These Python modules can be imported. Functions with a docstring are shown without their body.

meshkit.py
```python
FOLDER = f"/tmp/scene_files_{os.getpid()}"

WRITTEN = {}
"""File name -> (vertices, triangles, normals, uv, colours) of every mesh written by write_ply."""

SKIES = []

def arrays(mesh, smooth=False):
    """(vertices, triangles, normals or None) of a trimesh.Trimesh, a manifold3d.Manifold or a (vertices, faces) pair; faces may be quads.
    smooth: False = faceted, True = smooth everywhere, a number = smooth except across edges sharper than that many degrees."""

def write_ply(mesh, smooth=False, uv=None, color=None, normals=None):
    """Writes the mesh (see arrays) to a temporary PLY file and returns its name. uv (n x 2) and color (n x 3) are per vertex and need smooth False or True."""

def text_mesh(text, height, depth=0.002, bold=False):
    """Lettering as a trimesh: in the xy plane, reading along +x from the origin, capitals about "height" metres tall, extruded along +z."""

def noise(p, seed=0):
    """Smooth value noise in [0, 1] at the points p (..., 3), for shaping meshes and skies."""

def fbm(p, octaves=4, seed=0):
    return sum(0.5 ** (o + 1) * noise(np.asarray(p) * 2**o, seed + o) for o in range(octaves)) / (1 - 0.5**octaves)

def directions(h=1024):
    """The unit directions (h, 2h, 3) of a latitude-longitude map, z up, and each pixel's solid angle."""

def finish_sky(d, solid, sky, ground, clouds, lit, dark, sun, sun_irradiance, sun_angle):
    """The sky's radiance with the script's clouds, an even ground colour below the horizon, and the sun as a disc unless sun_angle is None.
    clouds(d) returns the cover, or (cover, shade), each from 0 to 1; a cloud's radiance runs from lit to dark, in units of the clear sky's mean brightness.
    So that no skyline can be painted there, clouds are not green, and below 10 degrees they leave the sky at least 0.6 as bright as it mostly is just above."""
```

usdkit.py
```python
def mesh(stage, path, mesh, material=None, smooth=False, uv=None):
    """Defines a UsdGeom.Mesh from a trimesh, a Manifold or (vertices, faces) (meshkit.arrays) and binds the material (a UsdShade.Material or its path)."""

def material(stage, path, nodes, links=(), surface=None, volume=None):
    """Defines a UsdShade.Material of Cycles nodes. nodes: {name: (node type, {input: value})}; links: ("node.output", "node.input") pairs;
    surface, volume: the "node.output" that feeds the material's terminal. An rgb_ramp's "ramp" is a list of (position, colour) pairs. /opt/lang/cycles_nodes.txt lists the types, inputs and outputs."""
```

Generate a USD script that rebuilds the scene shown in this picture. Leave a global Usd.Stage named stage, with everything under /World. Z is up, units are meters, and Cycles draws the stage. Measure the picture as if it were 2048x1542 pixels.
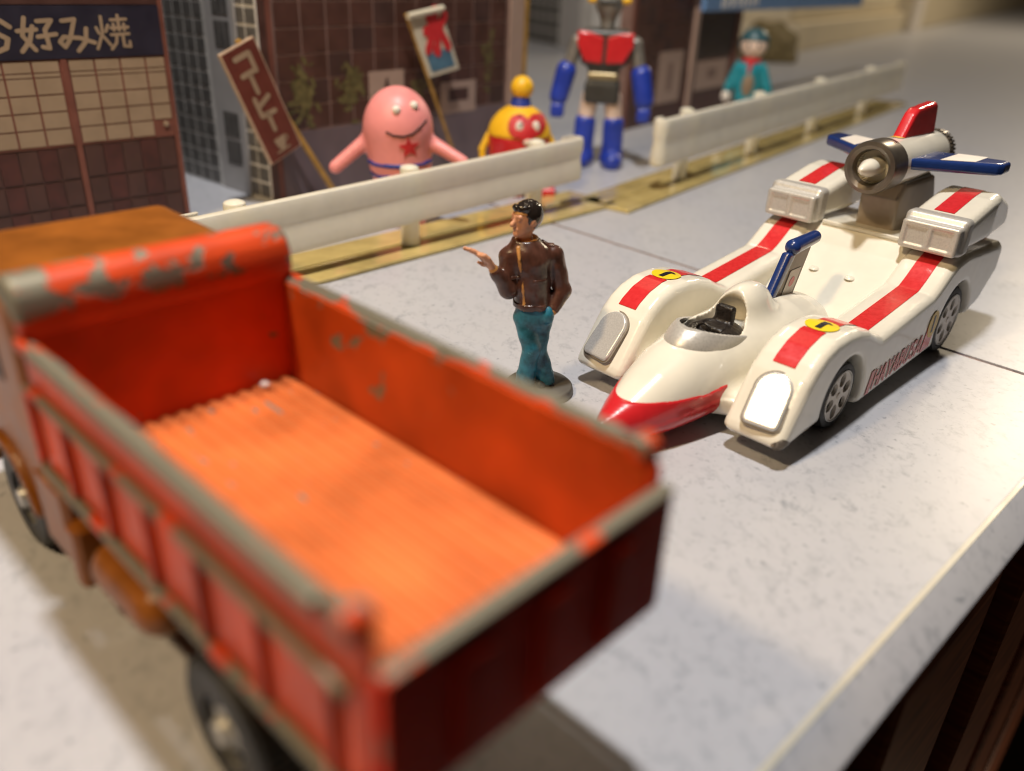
import math, numpy as np, trimesh, usdkit, meshkit
from pxr import Usd, UsdGeom, UsdLux, UsdShade, Gf, Sdf, Vt
from shapely.geometry import Polygon, LineString, Point, box as sbox
from shapely.ops import unary_union
from shapely import affinity

stage = Usd.Stage.CreateInMemory()
UsdGeom.SetStageUpAxis(stage, 'Z'); UsdGeom.SetStageMetersPerUnit(stage, 1.0)
UsdGeom.Xform.Define(stage, '/World'); UsdGeom.Scope.Define(stage, '/World/Looks')
S = 0.01          # everything below is laid out in centimetres (toys on a table top) and written in metres

# ------------------------------------------------------------------ camera
CAM_F, CAM_H = 1652.32, 5.7
R = np.array([[0.99889400, 0.04701885, 0.0], [0.02142839, -0.45523622, 0.89011280], [0.04185208, -0.88912834, -0.45574027]])
cam = UsdGeom.Camera.Define(stage, '/World/camera')
cam.CreateHorizontalApertureAttr(36.0); cam.CreateVerticalApertureAttr(36.0 * 771 / 1024)
cam.CreateFocalLengthAttr(CAM_F / 2048 * 36.0)
cam.CreateClippingRangeAttr(Gf.Vec2f(0.004, 100.0))
cam.CreateFStopAttr(14.5); cam.CreateFocusDistanceAttr(0.126)
cam.CreateExposureAttr(1.86)
m4 = Gf.Matrix4d(1.0)
for i, ax in enumerate((R[:, 0], -R[:, 1], -R[:, 2])):
    m4.SetRow(i, Gf.Vec4d(*[float(v) for v in ax], 0))
m4.SetRow(3, Gf.Vec4d(0, 0, CAM_H * S, 1))
UsdGeom.Xformable(cam).AddTransformOp().Set(m4)

# ------------------------------------------------------------------ light: two lamps above the table, unseen added fills and a dim warm room
def lamp(name, pos, radius, power, color):
    l = UsdLux.SphereLight.Define(stage, '/World/' + name)
    l.CreateRadiusAttr(radius * S); l.CreateNormalizeAttr(True); l.CreateIntensityAttr(power); l.CreateColorAttr(Gf.Vec3f(*color))
    UsdGeom.Xformable(l).AddTranslateOp().Set(Gf.Vec3d(*[float(v) * S for v in pos]))
lamp('ceiling_lamp', (-1.8, 8, 38), 1.3, 0.50, (1.0, 0.965, 0.93))
lamp('desk_lamp', (-14.5, -1.5, 24), 1.3, 0.19, (1.0, 0.72, 0.40))
lamp('room_lamp', (5, 75, 70), 4, 0.16, (1.0, 0.80, 0.55))
lamp('side_fill', (75, 105, 55), 4, 0.95, (1.0, 0.82, 0.58))  # unseen fill light added to brighten the far blocks and background
lamp('low_fill', (21, 13.5, -30), 2, 0.03, (1.0, 0.74, 0.50))  # unseen fill light added below board level to warm the wooden slats
dome = UsdLux.DomeLight.Define(stage, '/World/room_light')
UsdShade.MaterialBindingAPI.Apply(dome.GetPrim()).Bind(usdkit.material(stage, '/World/Looks/room_air', {'b': ('background_shader', {'color': (1.0, 0.72, 0.48), 'strength': 0.006})}, [], surface='b.background'))

# ------------------------------------------------------------------ things and parts
used = {}
def fresh(parent, name):
    k = used.get((parent, name), 0); used[(parent, name)] = k + 1
    return f'{parent}/{name}' + (f'_{k:03d}' if k else '')
def tag(prim, **kw):
    for k, v in kw.items():
        if v is not None: prim.SetCustomDataByKey(k, v)
def thing(name, label, cat, loc=(0, 0, 0), rotz=0.0, group=None):
    path = fresh('/World', name); x = UsdGeom.Xform.Define(stage, path)
    x.AddTranslateOp().Set(Gf.Vec3d(*[float(v) * S for v in loc])); x.AddRotateZOp().Set(float(rotz))
    tag(x.GetPrim(), label=label, category=cat, group=group)
    return path
def part(parent, name, mesh, mat, smooth=False, label=None, wear=None):
    path = fresh(parent, name)
    v, f, n = meshkit.arrays(mesh, smooth)
    m = UsdGeom.Mesh.Define(stage, path)
    m.CreatePointsAttr(Vt.Vec3fArray.FromNumpy((v * S).astype(np.float32)))
    m.CreateFaceVertexCountsAttr(Vt.IntArray.FromNumpy(np.full(len(f), 3, np.int32)))
    m.CreateFaceVertexIndicesAttr(Vt.IntArray.FromNumpy(f.astype(np.int32).ravel()))
    m.CreateSubdivisionSchemeAttr('none')
    if n is not None:
        m.CreateNormalsAttr(Vt.Vec3fArray.FromNumpy(n.astype(np.float32))); m.SetNormalsInterpolation('vertex')
    if wear is not None:
        UsdGeom.PrimvarsAPI(m).CreatePrimvar('wear', Sdf.ValueTypeNames.FloatArray, 'vertex').Set(Vt.FloatArray.FromNumpy(np.asarray(wear(v), np.float32)))
    UsdShade.MaterialBindingAPI.Apply(m.GetPrim()).Bind(mat)
    tag(m.GetPrim(), label=label)
    return path

# ------------------------------------------------------------------ materials
def mat(name, color, rough=0.5, metal=0.0, coat=0.0, var=0.12, vscale=1.5, bump=0.0, bscale=20, spec=0.5, sss=0.0, scuff=None, sscale=0.0008):
    """paint or plastic with slight uneven tone; scales are per centimetre"""
    nodes = {'g': ('geometry', {}), 'n': ('noise_texture', {'scale': vscale * 100, 'detail': 4, 'roughness': 0.6}),
             'r': ('map_range', {'from_min': 0.3, 'from_max': 0.7, 'to_min': 1 - var, 'to_max': 1 + var}),
             'c': ('mix_color', {'blend_type': 'multiply', 'fac': 1.0, 'a': color, 'use_clamp': False}),
             'rr': ('map_range', {'from_min': 0.3, 'from_max': 0.7, 'to_min': rough * 0.85, 'to_max': min(1, rough * 1.2)}),
             'p': ('principled_bsdf', {'metallic': metal, 'coat_weight': coat, 'coat_roughness': 0.08, 'specular_ior_level': spec, 'subsurface_weight': sss, 'subsurface_scale': sscale, 'subsurface_radius': (1, .8, .5)})}
    links = [('g.position', 'n.vector'), ('n.fac', 'r.value'), ('r.result', 'c.b'), ('n.fac', 'rr.value'), ('rr.result', 'p.roughness')]
    out = 'c.result'
    if scuff:
        nodes.update({'n3': ('noise_texture', {'scale': scuff[1] * 100, 'detail': 6, 'roughness': 0.7}), 'sr': ('map_range', {'from_min': scuff[2], 'from_max': scuff[2] + 0.03, 'clamp': True}), 'sc': ('mix_color', {'b': scuff[0]})})
        links += [('g.position', 'n3.vector'), ('n3.fac', 'sr.value'), ('sr.result', 'sc.fac'), (out, 'sc.a')]
        out = 'sc.result'
    links.append((out, 'p.base_color'))
    if bump:
        nodes.update({'n2': ('noise_texture', {'scale': bscale * 100, 'detail': 3}), 'b': ('bump', {'strength': bump, 'distance': 0.0002})})
        links += [('g.position', 'n2.vector'), ('n2.fac', 'b.height'), ('b.normal', 'p.normal')]
    return usdkit.material(stage, '/World/Looks/' + name, nodes, links, surface='p.BSDF')

def chipped(name, paint, bare, rough=0.42, spec=0.24):
    """paint worn to bare metal where the mesh's 'wear' value is high, with ragged chips"""
    nodes = {'g': ('geometry', {}), 'w': ('attribute', {'attribute': 'wear'}),
             'n': ('noise_texture', {'scale': 330.0, 'detail': 4, 'roughness': 0.55}), 'v': ('noise_texture', {'scale': 120.0, 'detail': 2}),
             'a': ('math', {'math_type': 'add'}), 'k': ('map_range', {'from_min': 0.995, 'from_max': 1.012, 'clamp': True}),
             'pv': ('map_range', {'from_min': 0.3, 'from_max': 0.7, 'to_min': 0.70, 'to_max': 1.2}), 'pc': ('mix_color', {'blend_type': 'multiply', 'fac': 1.0, 'a': paint, 'use_clamp': False}),
             'mc': ('mix_color', {'b': bare}), 'rg': ('map_range', {'to_min': rough, 'to_max': 0.55}), 'mt': ('map_range', {'to_min': 0.0, 'to_max': 0.45}),
             'b': ('bump', {'strength': 0.5, 'distance': 0.0002, 'invert': True}), 'p': ('principled_bsdf', {'specular_ior_level': spec})}
    links = [('g.position', 'n.vector'), ('g.position', 'v.vector'), ('w.fac', 'a.value1'), ('n.fac', 'a.value2'), ('a.value', 'k.value'), ('v.fac', 'pv.value'), ('pv.result', 'pc.b'),
             ('pc.result', 'mc.a'), ('k.result', 'mc.fac'), ('k.result', 'rg.value'), ('k.result', 'mt.value'), ('rg.result', 'p.roughness'), ('mt.result', 'p.metallic'), ('mc.result', 'p.base_color'), ('k.result', 'b.height'), ('b.normal', 'p.normal')]
    return usdkit.material(stage, '/World/Looks/' + name, nodes, links, surface='p.BSDF')

M = {}
M['truck'] = chipped('chipped_red_paint', (0.62, 0.068, 0.016), (0.205, 0.19, 0.145))
M['gate'] = chipped('chipped_deep_red_paint', (0.72, 0.045, 0.018), (0.205, 0.19, 0.145), rough=0.55, spec=0.06)
M['lining'] = chipped('chipped_orange_side', (0.47, 0.074, 0.014), (0.20, 0.25, 0.20))  # side linings a darker, more orange tone than the truck red
M['bed'] = chipped('chipped_orange_bed', (0.61, 0.16, 0.046), (0.27, 0.25, 0.20))  # bed floor a lighter, more orange tone than the truck red
M['white'] = mat('white_enamel', (0.78, 0.745, 0.64), 0.22, coat=0.6, var=0.04, scuff=((0.13, 0.10, 0.08), 6.0, 0.735))
M['red'] = mat('red_decal', (0.62, 0.022, 0.025), 0.3, coat=0.4, var=0.06, vscale=12)
M['red_paint'] = mat('red_enamel', (0.58, 0.018, 0.024), 0.28, coat=0.5, var=0.08)
M['yellow'] = mat('yellow_decal', (0.88, 0.66, 0.02), 0.3, coat=0.4, var=0.03)
M['navy'] = mat('navy_enamel', (0.012, 0.035, 0.16), 0.25, coat=0.6, var=0.15)
M['black'] = mat('black_print', (0.012, 0.012, 0.02), 0.35)
M['black_flock'] = mat('cockpit_black', (0.018, 0.014, 0.012), 0.35, var=0.5, vscale=18, bump=1.0, bscale=14)
M['silver'] = mat('silver_paint', (0.56, 0.54, 0.50), 0.36, metal=0.35, var=0.06, vscale=30, bump=0.12, bscale=60)
M['chrome'] = mat('silver_lamp', (0.62, 0.61, 0.59), 0.24, metal=0.35, var=0.04, vscale=40, bump=0.05, bscale=70)
M['gun'] = mat('grey_brown_metal', (0.17, 0.145, 0.12), 0.33, metal=0.7, var=0.15)
M['pylon'] = mat('brown_grey_plastic', (0.36, 0.30, 0.24), 0.38, metal=0.3, var=0.15)
M['groove'] = mat('dark_seam_line', (0.22, 0.19, 0.15), 0.6)  # darker brown for the thin ring round each headlamp
M['rubber'] = mat('black_rubber', (0.016, 0.015, 0.014), 0.55, var=0.3, vscale=6)
M['sticker'] = mat('faded_red_print', (0.72, 0.24, 0.23), 0.35, var=0.12, vscale=9)
M['amber'] = mat('faded_yellow_print', (0.74, 0.50, 0.10), 0.35, var=0.15, vscale=9)
M['cream'] = mat('cream_plastic', (0.80, 0.74, 0.57), 0.34, var=0.05, sss=0.4, sscale=0.0015, scuff=((0.35, 0.28, 0.18), 5, 0.74))
M['tan'] = mat('tan_clear_plastic', (0.50, 0.39, 0.15), 0.16, var=0.22, vscale=0.9, coat=0.5)
M['skin'] = mat('painted_skin', (0.62, 0.30, 0.17), 0.36, var=0.18, vscale=5, bump=0.2)
M['hair'] = mat('painted_black_hair', (0.018, 0.013, 0.011), 0.20, coat=0.5, bump=0.2, bscale=12)
M['leather'] = mat('painted_brown_jacket', (0.075, 0.030, 0.020), 0.32, coat=0.22, var=0.45, vscale=5, bump=0.4, bscale=9, scuff=((0.20, 0.095, 0.05), 6, 0.66))
M['collar'] = mat('painted_ochre_collar', (0.50, 0.24, 0.07), 0.35, var=0.25, vscale=9)
M['jeans'] = mat('painted_teal_jeans', (0.018, 0.145, 0.22), 0.36, var=0.6, vscale=5, bump=0.35, bscale=8, scuff=((0.06, 0.30, 0.38), 3.2, 0.60))
M['base_grey'] = mat('grey_base', (0.10, 0.095, 0.085), 0.45, var=0.2)
M['shoe'] = mat('painted_shoe', (0.03, 0.04, 0.05), 0.4)
M['ochre'] = mat('ochre_brown_enamel', (0.235, 0.075, 0.010), 0.34, metal=0.0, spec=0.28, var=0.25, vscale=2, scuff=((0.62, 0.42, 0.22), 9, 0.73))
M['hub'] = mat('worn_silver_hub', (0.48, 0.47, 0.45), 0.4, metal=0.5, var=0.4, vscale=8)
M['pink'] = mat('pink_paint', (0.80, 0.28, 0.27), 0.42, var=0.08)
M['blueprint'] = mat('blue_paint', (0.025, 0.045, 0.27), 0.38, var=0.2)
M['royal'] = mat('royal_blue_plastic', (0.018, 0.045, 0.36), 0.35, var=0.2, coat=0.2)
M['crimson'] = mat('crimson_plastic', (0.55, 0.015, 0.02), 0.33, var=0.1, coat=0.3)
M['toyyellow'] = mat('yellow_plastic', (0.82, 0.46, 0.015), 0.4, var=0.1)
M['dullgold'] = mat('dull_gold_paint', (0.36, 0.29, 0.16), 0.35, metal=0.6, var=0.15)
M['charcoal'] = mat('charcoal_plastic', (0.045, 0.043, 0.038), 0.4, var=0.2)
M['greyplastic'] = mat('grey_plastic', (0.24, 0.225, 0.20), 0.38, metal=0.4, var=0.2)
M['teal'] = mat('teal_plastic', (0.02, 0.25, 0.31), 0.4, var=0.15)
M['aqua'] = mat('aqua_plastic', (0.10, 0.45, 0.52), 0.4, var=0.1)
M['darkteal'] = mat('dark_teal_hair', (0.03, 0.09, 0.11), 0.35)
M['pale'] = mat('pale_face_paint', (0.66, 0.50, 0.40), 0.45)
M['offwhite'] = mat('off_white_paint', (0.78, 0.72, 0.64), 0.4, var=0.05)
# printed card
def card(name, color, **kw): return mat(name, color, kw.pop('rough', 0.48), var=kw.pop('var', 0.18), vscale=kw.pop('vscale', 2.5), **kw)
M['card_brown'] = card('card_dark_brown', (0.055, 0.021, 0.016))
M['card_red'] = card('card_red_brown', (0.055, 0.014, 0.011), var=0.35, vscale=3)
M['card_navy'] = card('card_navy', (0.010, 0.008, 0.020))
M['card_cream'] = card('card_cream_paper', (0.26, 0.185, 0.12), var=0.08)
M['card_line'] = card('card_lattice_brown', (0.14, 0.045, 0.03))
M['card_tile'] = card('card_grey_tile', (0.105, 0.098, 0.092), var=0.3, vscale=4)
M['card_joint'] = card('card_pale_joint', (0.60, 0.58, 0.55))
M['card_pillar'] = card('card_pale_pillar', (0.42, 0.40, 0.39), var=0.06)
M['card_pane'] = card('card_brown_pane', (0.066, 0.024, 0.017), var=0.3, vscale=1.5)
M['card_pane2'] = card('card_brown_pane_darker', (0.048, 0.020, 0.017), var=0.3, vscale=1.5)
M['card_grid'] = card('card_grid_line', (0.19, 0.115, 0.095))
M['card_purple'] = card('card_purple_pavement', (0.120, 0.085, 0.094), var=0.15, vscale=1)
M['card_leaf'] = card('card_leaf_print', (0.105, 0.085, 0.030), var=0.6, vscale=6)
M['card_pinkish'] = card('card_pale_notice', (0.36, 0.25, 0.20), var=0.05)
M['card_dark'] = card('card_dark_glass', (0.035, 0.018, 0.016))
M['sign_brown'] = card('sign_maroon', (0.105, 0.021, 0.013), var=0.15)
M['sign_edge'] = card('sign_card_edge', (0.50, 0.36, 0.25))
M['stick'] = mat('amber_stick', (0.36, 0.20, 0.04), 0.3, var=0.3, vscale=3)
M['flag_white'] = card('flag_cream_card', (0.60, 0.55, 0.43), var=0.05)
M['flag_red'] = card('flag_red_print', (0.55, 0.02, 0.025), var=0.1)
M['flag_blue'] = card('flag_blue_print', (0.07, 0.16, 0.24), var=0.2)
M['awning'] = card('awning_blue_card', (0.13, 0.25, 0.47), var=0.08)
M['sand'] = mat('cream_foam', (0.60, 0.52, 0.37), 0.6, var=0.08, vscale=0.5)
M['olive'] = mat('olive_moss', (0.16, 0.12, 0.05), 0.8, var=0.5, vscale=4, bump=0.5)

def board_mat(name, tone):
    """pale printed paving sheet: bluish grey with fine streaky smudges and darker flecks, slightly glossy"""
    nodes = {'g': ('geometry', {}), 'mp': ('mapping', {'scale': (100, 100, 100)}), 'mp2': ('mapping', {'scale': (230, 150, 150), 'rotation': (0, 0, 0.9)}),
             'n1': ('noise_texture', {'scale': 0.28, 'detail': 3}), 'n2': ('noise_texture', {'scale': 2.1, 'detail': 8, 'roughness': 0.80, 'distortion': 0.35}), 'n3': ('noise_texture', {'scale': 0.75, 'detail': 4, 'roughness': 0.65}),
             'n4': ('noise_texture', {'scale': 7.0, 'detail': 4, 'roughness': 0.7}),
             'c1': ('rgb_ramp', {'ramp': [(0.0, (tone[0] * .93, tone[1] * .94, tone[2] * 1.0)), (0.45, tone), (1.0, (tone[0] * 1.05, tone[1] * 1.03, tone[2] * 0.97))]}),
             's1': ('map_range', {'from_min': 0.50, 'from_max': 0.68, 'to_max': 0.75, 'clamp': True}), 's2': ('map_range', {'from_min': 0.34, 'from_max': 0.62, 'clamp': True}), 'mu': ('math', {'math_type': 'multiply'}),
             'f1': ('map_range', {'from_min': 0.60, 'from_max': 0.67, 'to_max': 0.6, 'clamp': True}), 'mx': ('math', {'math_type': 'maximum'}),
             'c2': ('mix_color', {'b': (0.17, 0.19, 0.22)}),
             'p': ('principled_bsdf', {'roughness': 0.34, 'specular_ior_level': 0.42}), 'b': ('bump', {'strength': 0.08, 'distance': 0.0002})}
    links = [('g.position', 'mp.vector'), ('g.position', 'mp2.vector'), ('mp.vector', 'n1.vector'), ('mp2.vector', 'n2.vector'), ('mp.vector', 'n3.vector'), ('mp.vector', 'n4.vector'), ('n1.fac', 'c1.fac'),
             ('n2.fac', 's1.value'), ('n3.fac', 's2.value'), ('s1.result', 'mu.value1'), ('s2.result', 'mu.value2'), ('n4.fac', 'f1.value'), ('mu.value', 'mx.value1'), ('f1.result', 'mx.value2'),
             ('c1.color', 'c2.a'), ('mx.value', 'c2.fac'), ('c2.result', 'p.base_color'), ('n4.fac', 'b.height'), ('b.normal', 'p.normal')]
    return usdkit.material(stage, '/World/Looks/' + name, nodes, links, surface='p.BSDF')
M['board'] = board_mat('printed_paving', (0.448, 0.455, 0.492))
M['wood'] = usdkit.material(stage, '/World/Looks/red_brown_wood', {'g': ('geometry', {}), 'mp': ('mapping', {'scale': (60, 60, 400)}), 'n': ('noise_texture', {'scale': 1.0, 'detail': 5, 'distortion': 1.2}),
    'c': ('rgb_ramp', {'ramp': [(0.25, (0.14, 0.035, 0.016)), (0.6, (0.34, 0.11, 0.045)), (0.8, (0.45, 0.18, 0.08))]}), 'p': ('principled_bsdf', {'roughness': 0.45})}, [('g.position', 'mp.vector'), ('mp.vector', 'n.vector'), ('n.fac', 'c.fac'), ('c.color', 'p.base_color')], surface='p.BSDF')
M['rust'] = mat('rust_brown_seam', (0.16, 0.045, 0.02), 0.6, var=0.5, vscale=6)
M['darkfloor'] = mat('dark_floor', (0.02, 0.013, 0.011), 0.6)

# ------------------------------------------------------------------ shape helpers
def sdf_box(p, c, h, r=0.0):
    q = np.abs(p - np.asarray(c, float)) - (np.asarray(h, float) - r)
    return np.linalg.norm(np.maximum(q, 0), axis=-1) + np.minimum(q.max(-1), 0) - r
def sdf_cap(p, a, b, ra, rb=None):
    rb = ra if rb is None else rb
    a, b = np.asarray(a, float), np.asarray(b, float); ba = b - a
    t = np.clip(((p - a) @ ba) / (ba @ ba + 1e-12), 0, 1)
    return np.linalg.norm(p - a - t[..., None] * ba, axis=-1) - (ra + (rb - ra) * t)
def sdf_ell(p, c, r):
    q = p - np.asarray(c, float); r = np.asarray(r, float)
    k0 = np.linalg.norm(q / r, axis=-1); k1 = np.linalg.norm(q / (r * r), axis=-1)
    return k0 * (k0 - 1) / np.maximum(k1, 1e-9)
def smin(a, b, k):
    h = np.clip(0.5 + 0.5 * (b - a) / k, 0, 1)
    return b + (a - b) * h - k * h * (1 - h)
def sdf_poly(x, y, pts):
    pts = np.asarray(pts, float); d = np.full(x.shape, 1e9); inside = np.zeros(x.shape, bool)
    for (ax, ay), (bx, by) in zip(pts, np.roll(pts, -1, 0)):
        ex, ey = bx - ax, by - ay
        t = np.clip(((x - ax) * ex + (y - ay) * ey) / (ex * ex + ey * ey), 0, 1)
        d = np.minimum(d, (x - ax - t * ex) ** 2 + (y - ay - t * ey) ** 2)
        inside ^= ((ay > y) != (by > y)) & (x < (bx - ax) * (y - ay) / (by - ay + 1e-12) + ax)
    return np.where(inside, -1, 1) * np.sqrt(d)
def sdf_extr(d2, w, half, r):
    q0, q1 = d2 + r, np.abs(w) - half + r
    return np.hypot(np.maximum(q0, 0), np.maximum(q1, 0)) + np.minimum(np.maximum(q0, q1), 0) - r
def nets(f, lo, hi, h):
    """surface nets: the mesh (vertices, triangles) of f = 0"""
    lo, hi = np.asarray(lo, float), np.asarray(hi, float)
    n = np.ceil((hi - lo) / h).astype(int) + 1
    ax = [lo[i] + h * np.arange(n[i]) for i in range(3)]
    G = np.stack(np.meshgrid(*ax, indexing='ij'), -1); V = f(G)
    s = V < 0
    acc = np.zeros(tuple(n - 1) + (3,)); cnt = np.zeros(tuple(n - 1))
    for a in range(3):
        sl0 = [slice(None)] * 3; sl1 = [slice(None)] * 3; sl0[a] = slice(0, -1); sl1[a] = slice(1, None)
        v0, v1 = V[tuple(sl0)], V[tuple(sl1)]; cr = (v0 < 0) != (v1 < 0)
        idx = np.argwhere(cr)
        if not len(idx): continue
        t = v0[cr] / (v0[cr] - v1[cr]); pos = lo + h * idx; pos[:, a] += h * t
        o1, o2 = [b for b in range(3) if b != a]
        for da in (0, 1):
            for db in (0, 1):
                c = idx.copy(); c[:, o1] -= da; c[:, o2] -= db
                ok = ((c >= 0) & (c < n - 1)).all(1)
                np.add.at(acc, tuple(c[ok].T), pos[ok]); np.add.at(cnt, tuple(c[ok].T), 1)
    ids = -np.ones(tuple(n - 1), int); act = cnt > 0; ids[act] = np.arange(act.sum()); verts = acc[act] / cnt[act][:, None]
    F = []
    for a in range(3):
        sl0 = [slice(None)] * 3; sl1 = [slice(None)] * 3; sl0[a] = slice(0, -1); sl1[a] = slice(1, None)
        s0, s1 = s[tuple(sl0)], s[tuple(sl1)]; idx = np.argwhere(s0 != s1)
        o1, o2 = (a + 1) % 3, (a + 2) % 3
        idx = idx[(idx[:, o1] > 0) & (idx[:, o2] > 0) & (idx[:, o1] < n[o1] - 1) & (idx[:, o2] < n[o2] - 1)]
        if not len(idx): continue
        def at(d1, d2):
            c = idx.copy(); c[:, o1] -= d1; c[:, o2] -= d2; return ids[tuple(c.T)]
        q = np.stack([at(1, 1), at(0, 1), at(0, 0), at(1, 0)], 1)
        flip = ~s0[tuple(idx.T)]; q[flip] = q[flip][:, ::-1]
        F += [q[:, [0, 1, 2]], q[:, [0, 2, 3]]]
    return verts, np.concatenate(F)
def bx(x0, x1, y0, y1, z0, z1, ch=0.0):
    """box, its edges chamfered by ch"""
    e, c = np.array([x1 - x0, y1 - y0, z1 - z0]) / 2, np.array([x0 + x1, y0 + y1, z0 + z1]) / 2
    if not ch:
        m = trimesh.creation.box(2 * e); m.apply_translation(c); return m
    pts = [np.array(s) * (e - ch * (1 - np.eye(3)[k])) for s in np.array(np.meshgrid(*[[-1, 1]] * 3)).reshape(3, -1).T for k in range(3)]
    m = trimesh.convex.convex_hull(np.array(pts)); m.apply_translation(c); return m
def tube(a, b, ra, rb=None, n=20):
    a, b = np.asarray(a, float), np.asarray(b, float); rb = ra if rb is None else rb
    d = b - a; L = np.linalg.norm(d); d = d / L; e = np.cross(d, [0, 0, 1] if abs(d[2]) < .9 else [1, 0, 0]); e /= np.linalg.norm(e); g = np.cross(d, e)
    t = np.linspace(0, 2 * np.pi, n, endpoint=False); ring = np.cos(t)[:, None] * e + np.sin(t)[:, None] * g
    v = np.vstack([a + ra * ring, b + rb * ring, a, b]); f = []
    for i in range(n):
        j = (i + 1) % n; f += [[i, j, n + j], [i, n + j, n + i], [2 * n, j, i], [2 * n + 1, n + i, n + j]]
    return trimesh.Trimesh(v, f, process=False)
def lathe(prof, axis='z', n=40, at=(0, 0, 0)):
    """profile of (radius, height) from bottom to top around the axis"""
    prof = np.asarray(prof, float); t = np.linspace(0, 2 * np.pi, n, endpoint=False)
    v = np.stack([prof[:, None, 0] * np.cos(t), prof[:, None, 0] * np.sin(t), np.repeat(prof[:, 1:2], n, 1)], -1).reshape(-1, 3); f = []
    for k in range(len(prof) - 1):
        for i in range(n):
            j = (i + 1) % n; a, b, c, d = k * n + i, k * n + j, (k + 1) * n + j, (k + 1) * n + i; f += [[a, b, c], [a, c, d]]
    v = {'z': v, 'x': v[:, [2, 0, 1]], 'y': v[:, [1, 2, 0]]}[axis]
    return trimesh.Trimesh(v + np.asarray(at, float), f, process=False)
def plate(shape, depth, o, ex, ey, lift=0.0):
    """a shapely outline, extruded by depth along ex x ey, laid at o"""
    ex, ey = np.asarray(ex, float), np.asarray(ey, float); ex /= np.linalg.norm(ex); ey /= np.linalg.norm(ey); ez = np.cross(ex, ey)
    ms = []
    for g in getattr(shape, 'geoms', [shape]):
        if g.is_empty: continue
        ms.append(trimesh.creation.extrude_polygon(g, depth, engine='earcut'))
    m = trimesh.util.concatenate(ms); v = m.vertices
    m.vertices = np.asarray(o, float) + v[:, :1] * ex + v[:, 1:2] * ey + (v[:, 2:] + lift) * ez
    return m
def strokes(lines, w):
    return unary_union([LineString(l).buffer(w * (1 if len(l) < 9 else 1), quad_segs=3) if len(l) > 1 else Point(l[0]).buffer(w) for l in lines])
def rbox(x0, x1, y0, y1, r):
    return sbox(x0 + r, y0 + r, x1 - r, y1 - r).buffer(r, quad_segs=6)
def join(*ms): return trimesh.util.concatenate([m if isinstance(m, trimesh.Trimesh) else trimesh.Trimesh(*m, process=False) for m in ms])
def sym(m, axis=1):
    m = m.copy() if isinstance(m, trimesh.Trimesh) else trimesh.Trimesh(*m, process=False); m.vertices[:, axis] *= -1; m.invert(); return m

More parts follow.
